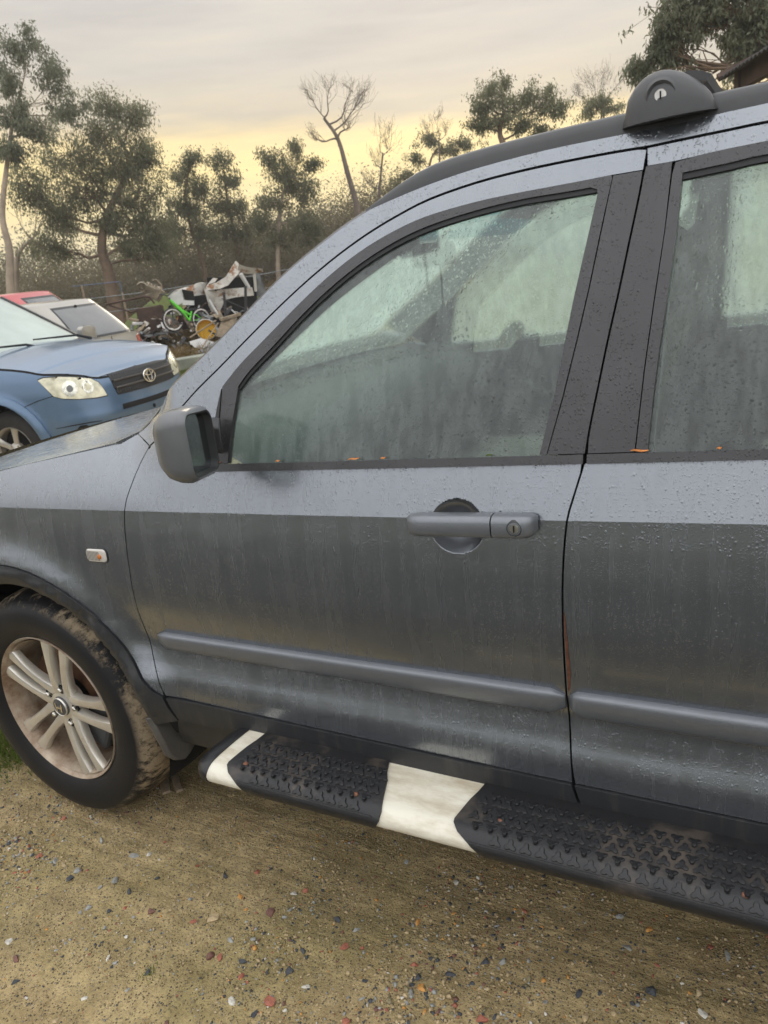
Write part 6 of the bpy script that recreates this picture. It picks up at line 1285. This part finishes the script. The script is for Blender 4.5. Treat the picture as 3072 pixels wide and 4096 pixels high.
for k, (a, h, d, s_, mt) in enumerate(((-1.72,.78,.0,.09,'wood'),(-1.66,.70,.0,.10,'whiteplas'),(-1.62,.60,.0,.09,'blacksteel'),(-1.70,.52,-.1,.12,'steelgrey'),(-1.58,.42,-.1,.12,'blacksteel'))):
    mb = MB(); mb.box((0, 0, 0), (s_*2.2, s_, s_*.6), (.2*k, .3-.2*k, .5+k)); o = thing('scrap_part', mb, M[mt], ('tan bracket', 'white plastic offcut', 'black casing', 'grey box', 'black lump')[k]+' in the small parts pile left of the trailer', 'scrap', None, .015); o.location = PW(a, h, d)
# dark soil and broken bits that the heap is made of
mb = MB(); rings = []
for i in range(17):
    t = i/16; rings.append([PW(-2.3+3.6*t+.05*math.cos(k*2.3), -.25+(1.02+.16*math.sin(t*11)+.1*math.sin(t*23))*math.sin(PI*k/10)*math.sin(PI*(.04+.92*t))**.6+.04*math.sin(k*5+i*3), .45+1.6*(k/10)+.05*math.sin(i*2.1+k)) for k in range(11)])
mb.loft(rings, closed=False); thing('soil_heap', mb, simple('dark_soil', (.065, .048, .034), .95, vary=.45, scale=6, bump=.9, bscale=18), 'dark brown soil heap that the scrap lies on', 'soil heap', 180)
r = np.random.default_rng(44); mb = MB()
for k in range(330):
    a = r.uniform(-2.1, 1.1); hmax = .95*math.sin(PI*min(1, max(0, (a+2.4)/3.7)))**.6; h = r.uniform(.02, max(.06, hmax)); d = .95*h/1.0-.55+r.normal()*.18; s_ = .025+.09*r.uniform()**2.2
    mb.cur = int(r.choice(6, p=[.26, .16, .22, .14, .14, .08])); R3 = Matrix.Rotation(r.uniform(0, 6), 3, 'Z') @ Matrix.Rotation(r.uniform(-.9, .9), 3, 'Y') @ Matrix.Rotation(r.uniform(-.9, .9), 3, 'X')
    mb.box(PW(a, h, d), (s_*r.uniform(1, 4.5), s_*r.uniform(.5, 1.4), s_*r.uniform(.12, .6)), R3, r.uniform(.5, 1))
o = thing('scrap_fragments', mb, [M['rusty_steel'], M['whiteplas'], M['blacksteel'], M['wood'], M['steelgrey'], M['white_rust']], 'small broken metal, plastic and timber bits strewn through the scrap heap', 'debris', None); o['kind'] = 'stuff'
# mossy mound
mb = MB(); rings = []
for i in range(13):
    t = i/12; rings.append([PW(-2.6+4.6*t+.08*math.cos(k), -.2+(1.48+.10*math.sin(t*9))*math.sin(PI*k/10)*math.sin(PI*(.06+.88*t))**.7+.05*math.sin(k*3+i*2), 3.0+2.4*(k/10)) for k in range(11)])
mb.loft(rings, closed=False); MO = thing('mossy_mound', mb, simple('moss', (.085, .105, .024), .95, vary=.35, scale=5, bump=.8, bscale=14), 'green mossy mound behind the scrap heap', 'mound', 180)
# fences
FE = empty('wire_fence', (0, 0, 0)); tag(FE, 'thin wire fence on steel posts running behind the scrap heap', 'fence')
fp = [(-16.0, 13.2), (-14.0, 15.6), (-11.9, 18.0), (-9.6, 20.2), (-7.2, 22.3), (-4.7, 24.2)]
for x, y in fp:
    z = tz(x, y); mb = MB(); mb.tube([(x, y, z-.2), (x, y, z+1.35)], .03, 6); mb.build('fence_post', M['rusty_steel'], FE, 60)
for hh in (1.3, .9, .5):
    mb = MB(); mb.tube([(x, y, tz(x, y)+hh) for x, y in fp], .012, 4); mb.build('fence_wire', M['steelgrey'], FE, 60)
BR = empty('blue_rail', (-15.8, 15.5, tz(-15.8, 15.5))); tag(BR, 'weathered blue pipe rail in front of the leaning gum trunk', 'rail')
mb = MB(); b0, b1 = Vector((-16.25, 15.1, 1.59)), Vector((-15.27, 15.93, 1.58)); mb.tube([b0, b1], .014, 6); mb.tube([b1, b1+Vector((.03, 0, -.35))], .013, 6); local(mb, BR).build('top_rail', simple('blue_rail_paint', (.11, .14, .22), .7, vary=.2), BR, 60)
for q in (b0+Vector((.2, .15, 0)), b1+Vector((.02, 0, -.3))):
    mb = MB(); mb.tube([q, Vector((q.x, q.y, 0))], .03, 6); local(mb, BR).build('rail_post', M['wood'], BR, 60)
# sheds
def shed(name, label, c, w, d, h, ridge, rz, wall, roofm, open_front=False, trim=None):
    s = empty(name, c, rz); tag(s, label, 'shed'); mb = MB()
    if open_front:
        for x in (-w/2, w/2):
            for y in (-d/2, d/2): mb = MB(); mb.box((x, y, h/2), (.16, .16, h)); mb.build('post', M['rusty_steel'], s)
        mb = MB(); mb.box((0, d/2, h/2), (w, .06, h)); mb.box((w/2, 0, h/2), (.06, d, h)); mb.build('back_walls', wall, s)
        mb = MB(); mb.box((0, -d/2, h-.12), (w, .1, .22)); mb.build('fascia', M['rusty_steel'], s)
    else:
        mb.box((0, 0, h/2), (w, d, h)); mb.build('walls', wall, s)
    for sg in (-1, 1):
        mb = MB(); nx = int(w/.06); rings = []
        for i in range(nx+1):
            x = -w/2-.15+(w+.3)*i/nx; o = .018*math.cos(i*PI); rings.append([(x, 0, h+ridge+o), (x, sg*(d/2+.25), h-.05+o)])
        mb.loft(rings, closed=False); ro = mb.build('roof_sheet', roofm, s, 180); so = ro.modifiers.new('solid', 'SOLIDIFY'); so.thickness = .02
    for sx in (-1, 1):
        mb = MB(); mb.prism([(-d/2, h-.01), (d/2, h-.01), (0, h+ridge-.03)], .04, Matrix.Translation((sx*w/2, 0, 0)) @ Matrix.Rotation(PI/2, 4, 'Z')); mb.build('gable', wall, s)
        for sg in (-1, 1):
            mb = MB(); mb.tube([(sx*(w/2+.16), 0, h+ridge+.02), (sx*(w/2+.16), sg*(d/2+.26), h-.04)], .05, 4); mb.build('barge_board', trim or M['greentrim'], s)
    return s
M['greentrim'] = simple('dark_green_trim', (.035, .05, .035), .5, vary=.15)
shed('machinery_shed', 'dark open machinery shed with corrugated roof edge at the right border', (3.66, 9.83, tz(3.6, 9.8)), 3.6, 4.0, 3.22, .8, math.radians(-68.8), M['rusty_steel'], simple('dark_old_roof', (.035, .030, .028), .75, vary=.3), True, M['rusty_steel'])
shed('pale_shed', 'pale shed with green roof edge showing just above the roof rail', (-3.0, 23.5, tz(-3, 23)), 5.2, 6.0, 2.1, 1.05, math.radians(62), simple('pale_shed_wall', (.42, .44, .40), .7, vary=.1), simple('shed_roof', (.14, .16, .15), .6, vary=.2))
# ---- grass
def blades(name, pts, n, hgt, spread, mat, label, cat, seed, kind='stuff'):
    r = np.random.default_rng(seed); P = np.asarray(pts)[r.integers(0, len(pts), n)]+r.normal(size=(n, 3))*np.array([spread, spread, 0]); P[:, 2] = terrain(P[:, 0], P[:, 1])-.004
    a = r.uniform(0, 2*PI, n); hh = hgt*r.uniform(.5, 1.3, n); w = np.stack([np.cos(a), np.sin(a), 0*a], 1)*(hgt*.035+.0008); ln = np.stack([r.normal(size=n)*.35, r.normal(size=n)*.35, np.ones(n)], 1)*hh[:, None]; bend = np.stack([r.normal(size=n)*.3, r.normal(size=n)*.3, -.1*np.ones(n)], 1)*hh[:, None]
    V = np.stack([P-w, P+w, P+ln*.6+w*.7, P+ln*.6-w*.7, P+ln+bend], 1).reshape(-1, 3); b = np.arange(n)*5; F4 = np.stack([b, b+1, b+2, b+3], 1); F3 = np.stack([b+3, b+2, b+4, b+4], 1)
    me = bpy.data.meshes.new(name); me.from_pydata(V.tolist(), [], F4.tolist()+[f[:3] for f in F3.tolist()]); o = put(me, name, mat); return tag(o, label, cat, kind=kind)
GM = leaf_mat('lush_grass', (.075, .12, .018), (.17, .23, .04), .2); DG = leaf_mat('dry_grass', (.16, .115, .045), (.27, .19, .085), .5)
blades('grass', [(-.58,.20,0),(-.50,.14,0),(-.62,.30,0),(-.45,.22,0),(-.70,.15,0),(-.56,.36,0)], 2600, .035, .06, GM, 'short bright green grass beside the front tyre', 'grass', 1)
blades('grass', [(.60,-.33,0)], 70, .012, .014, GM, 'tiny green weed sprouting from the bare dirt at lower left', 'weed', 2)
pw = lambda a, d: tuple(PW(a, 0, d))
r = np.random.default_rng(9)
blades('grass', [pw(r.uniform(-3.5, 2.0), r.uniform(-4.0, -.6)) for _ in range(200)], 9000, .12, .25, GM, 'green grass in front of the scrap heap', 'grass', 3)
blades('dry_weeds', [pw(r.uniform(-3.2, 1.5), r.uniform(-1.6, 1.0)) for _ in range(90)], 5200, .32, .18, DG, 'dry brown weeds growing through the scrap heap', 'weeds', 4)
blades('dry_grass', [(CAM[0]+math.sin(a)*d, CAM[1]+math.cos(a)*d, 0) for a, d in zip(r.uniform(-1.0, -.35, 500), r.uniform(20, 34, 500))], 24000, .40, .5, DG, 'tall dry grass on the bank at the foot of the trees', 'grass', 5)
# ---- wood splinters under the car, leaves on the window ledge
for (x, y, L_, w, a, lab) in ((.160,.215,.135,.030,-.75,'longer brown wood splinter on the dirt behind the front tyre'), (.195,.225,.12,.024,-.62,'shorter brown wood splinter lying against the longer one'), (.10,.27,.05,.012,.3,'small bark chip on the dirt further under the car')):
    mb = MB(); mb.loft([[(-L_/2, -w*.3, 0), (-L_/2, w*.35, 0), (-L_/2, w*.2, .008), (-L_/2, -w*.2, .007)], [(0, -w*.55, 0), (0, w*.5, 0), (0, w*.45, .011), (0, -w*.4, .012)], [(L_/2, -w*.45, 0), (L_/2, w*.5, 0), (L_/2, w*.4, .009), (L_/2, -w*.3, .010)]], cap0=True, cap1=True)
    o = mb.build('wood_splinter', M['wood'], None, 30); o.location = (x, y, tz(x, y)+.010); o.rotation_euler = (0, .04, a); tag(o, lab, 'wood')
for k, (x, L_, mt, lab) in enumerate(((1.615,.036,'leaf_dry','long orange dry leaf on the rear door window ledge'),(1.735,.008,'leaf_dry','tiny orange leaf scrap on the rear door ledge'),(.748,.014,'leaf_dry','curled orange leaf scrap beside the mirror foot'),(.905,.012,'leaf_dry','orange leaf scrap on the front ledge nearest the mirror'),(1.085,.024,'leaf_dry','thin orange leaf strip midway along the front window ledge'),(1.15,.010,'leaf_dry','small orange leaf scrap right of the thin strip'),(1.362,.010,'lush','little green leaf on the front window ledge'))):
    z = GT(x)+.0012; y = side_y(x, z)-.004; mb = MB(); mb.loft([[(-L_/2, 0, 0), (-L_/2, .001, .001)], [(-L_/6, -.002, .001), (-L_/6, .002, .003)], [(L_/5, -.002, .0), (L_/5, .002, .002)], [(L_/2, 0, .002), (L_/2, .001, .003)]], closed=False)
    o = mb.build('dry_leaf' if mt != 'lush' else 'green_leaf', M['leaf_dry'] if mt != 'lush' else GM, None, 180); o.location = (x, y, z); o.rotation_euler = (0, -.045, .1*(k-3)); so = o.modifiers.new('solid', 'SOLIDIFY'); so.thickness = .0008; tag(o, lab, 'leaf')
# ---------------------------------------------------------------- damp morning air
mb = MB(); mb.box((0, 20, 8.0), (300, 300, 24.0)); t = NT('damp_air'); v = t.n('ShaderNodeVolumePrincipled'); v.inputs['Density'].default_value = .0018; v.inputs['Color'].default_value = (.95, .95, .93, 1); v.inputs['Anisotropy'].default_value = .2
t.l(v.outputs[0], t.out.inputs['Volume']); hz = mb.build('haze', t.m); tag(hz, 'thin damp morning haze over the yard', 'haze', kind='stuff')
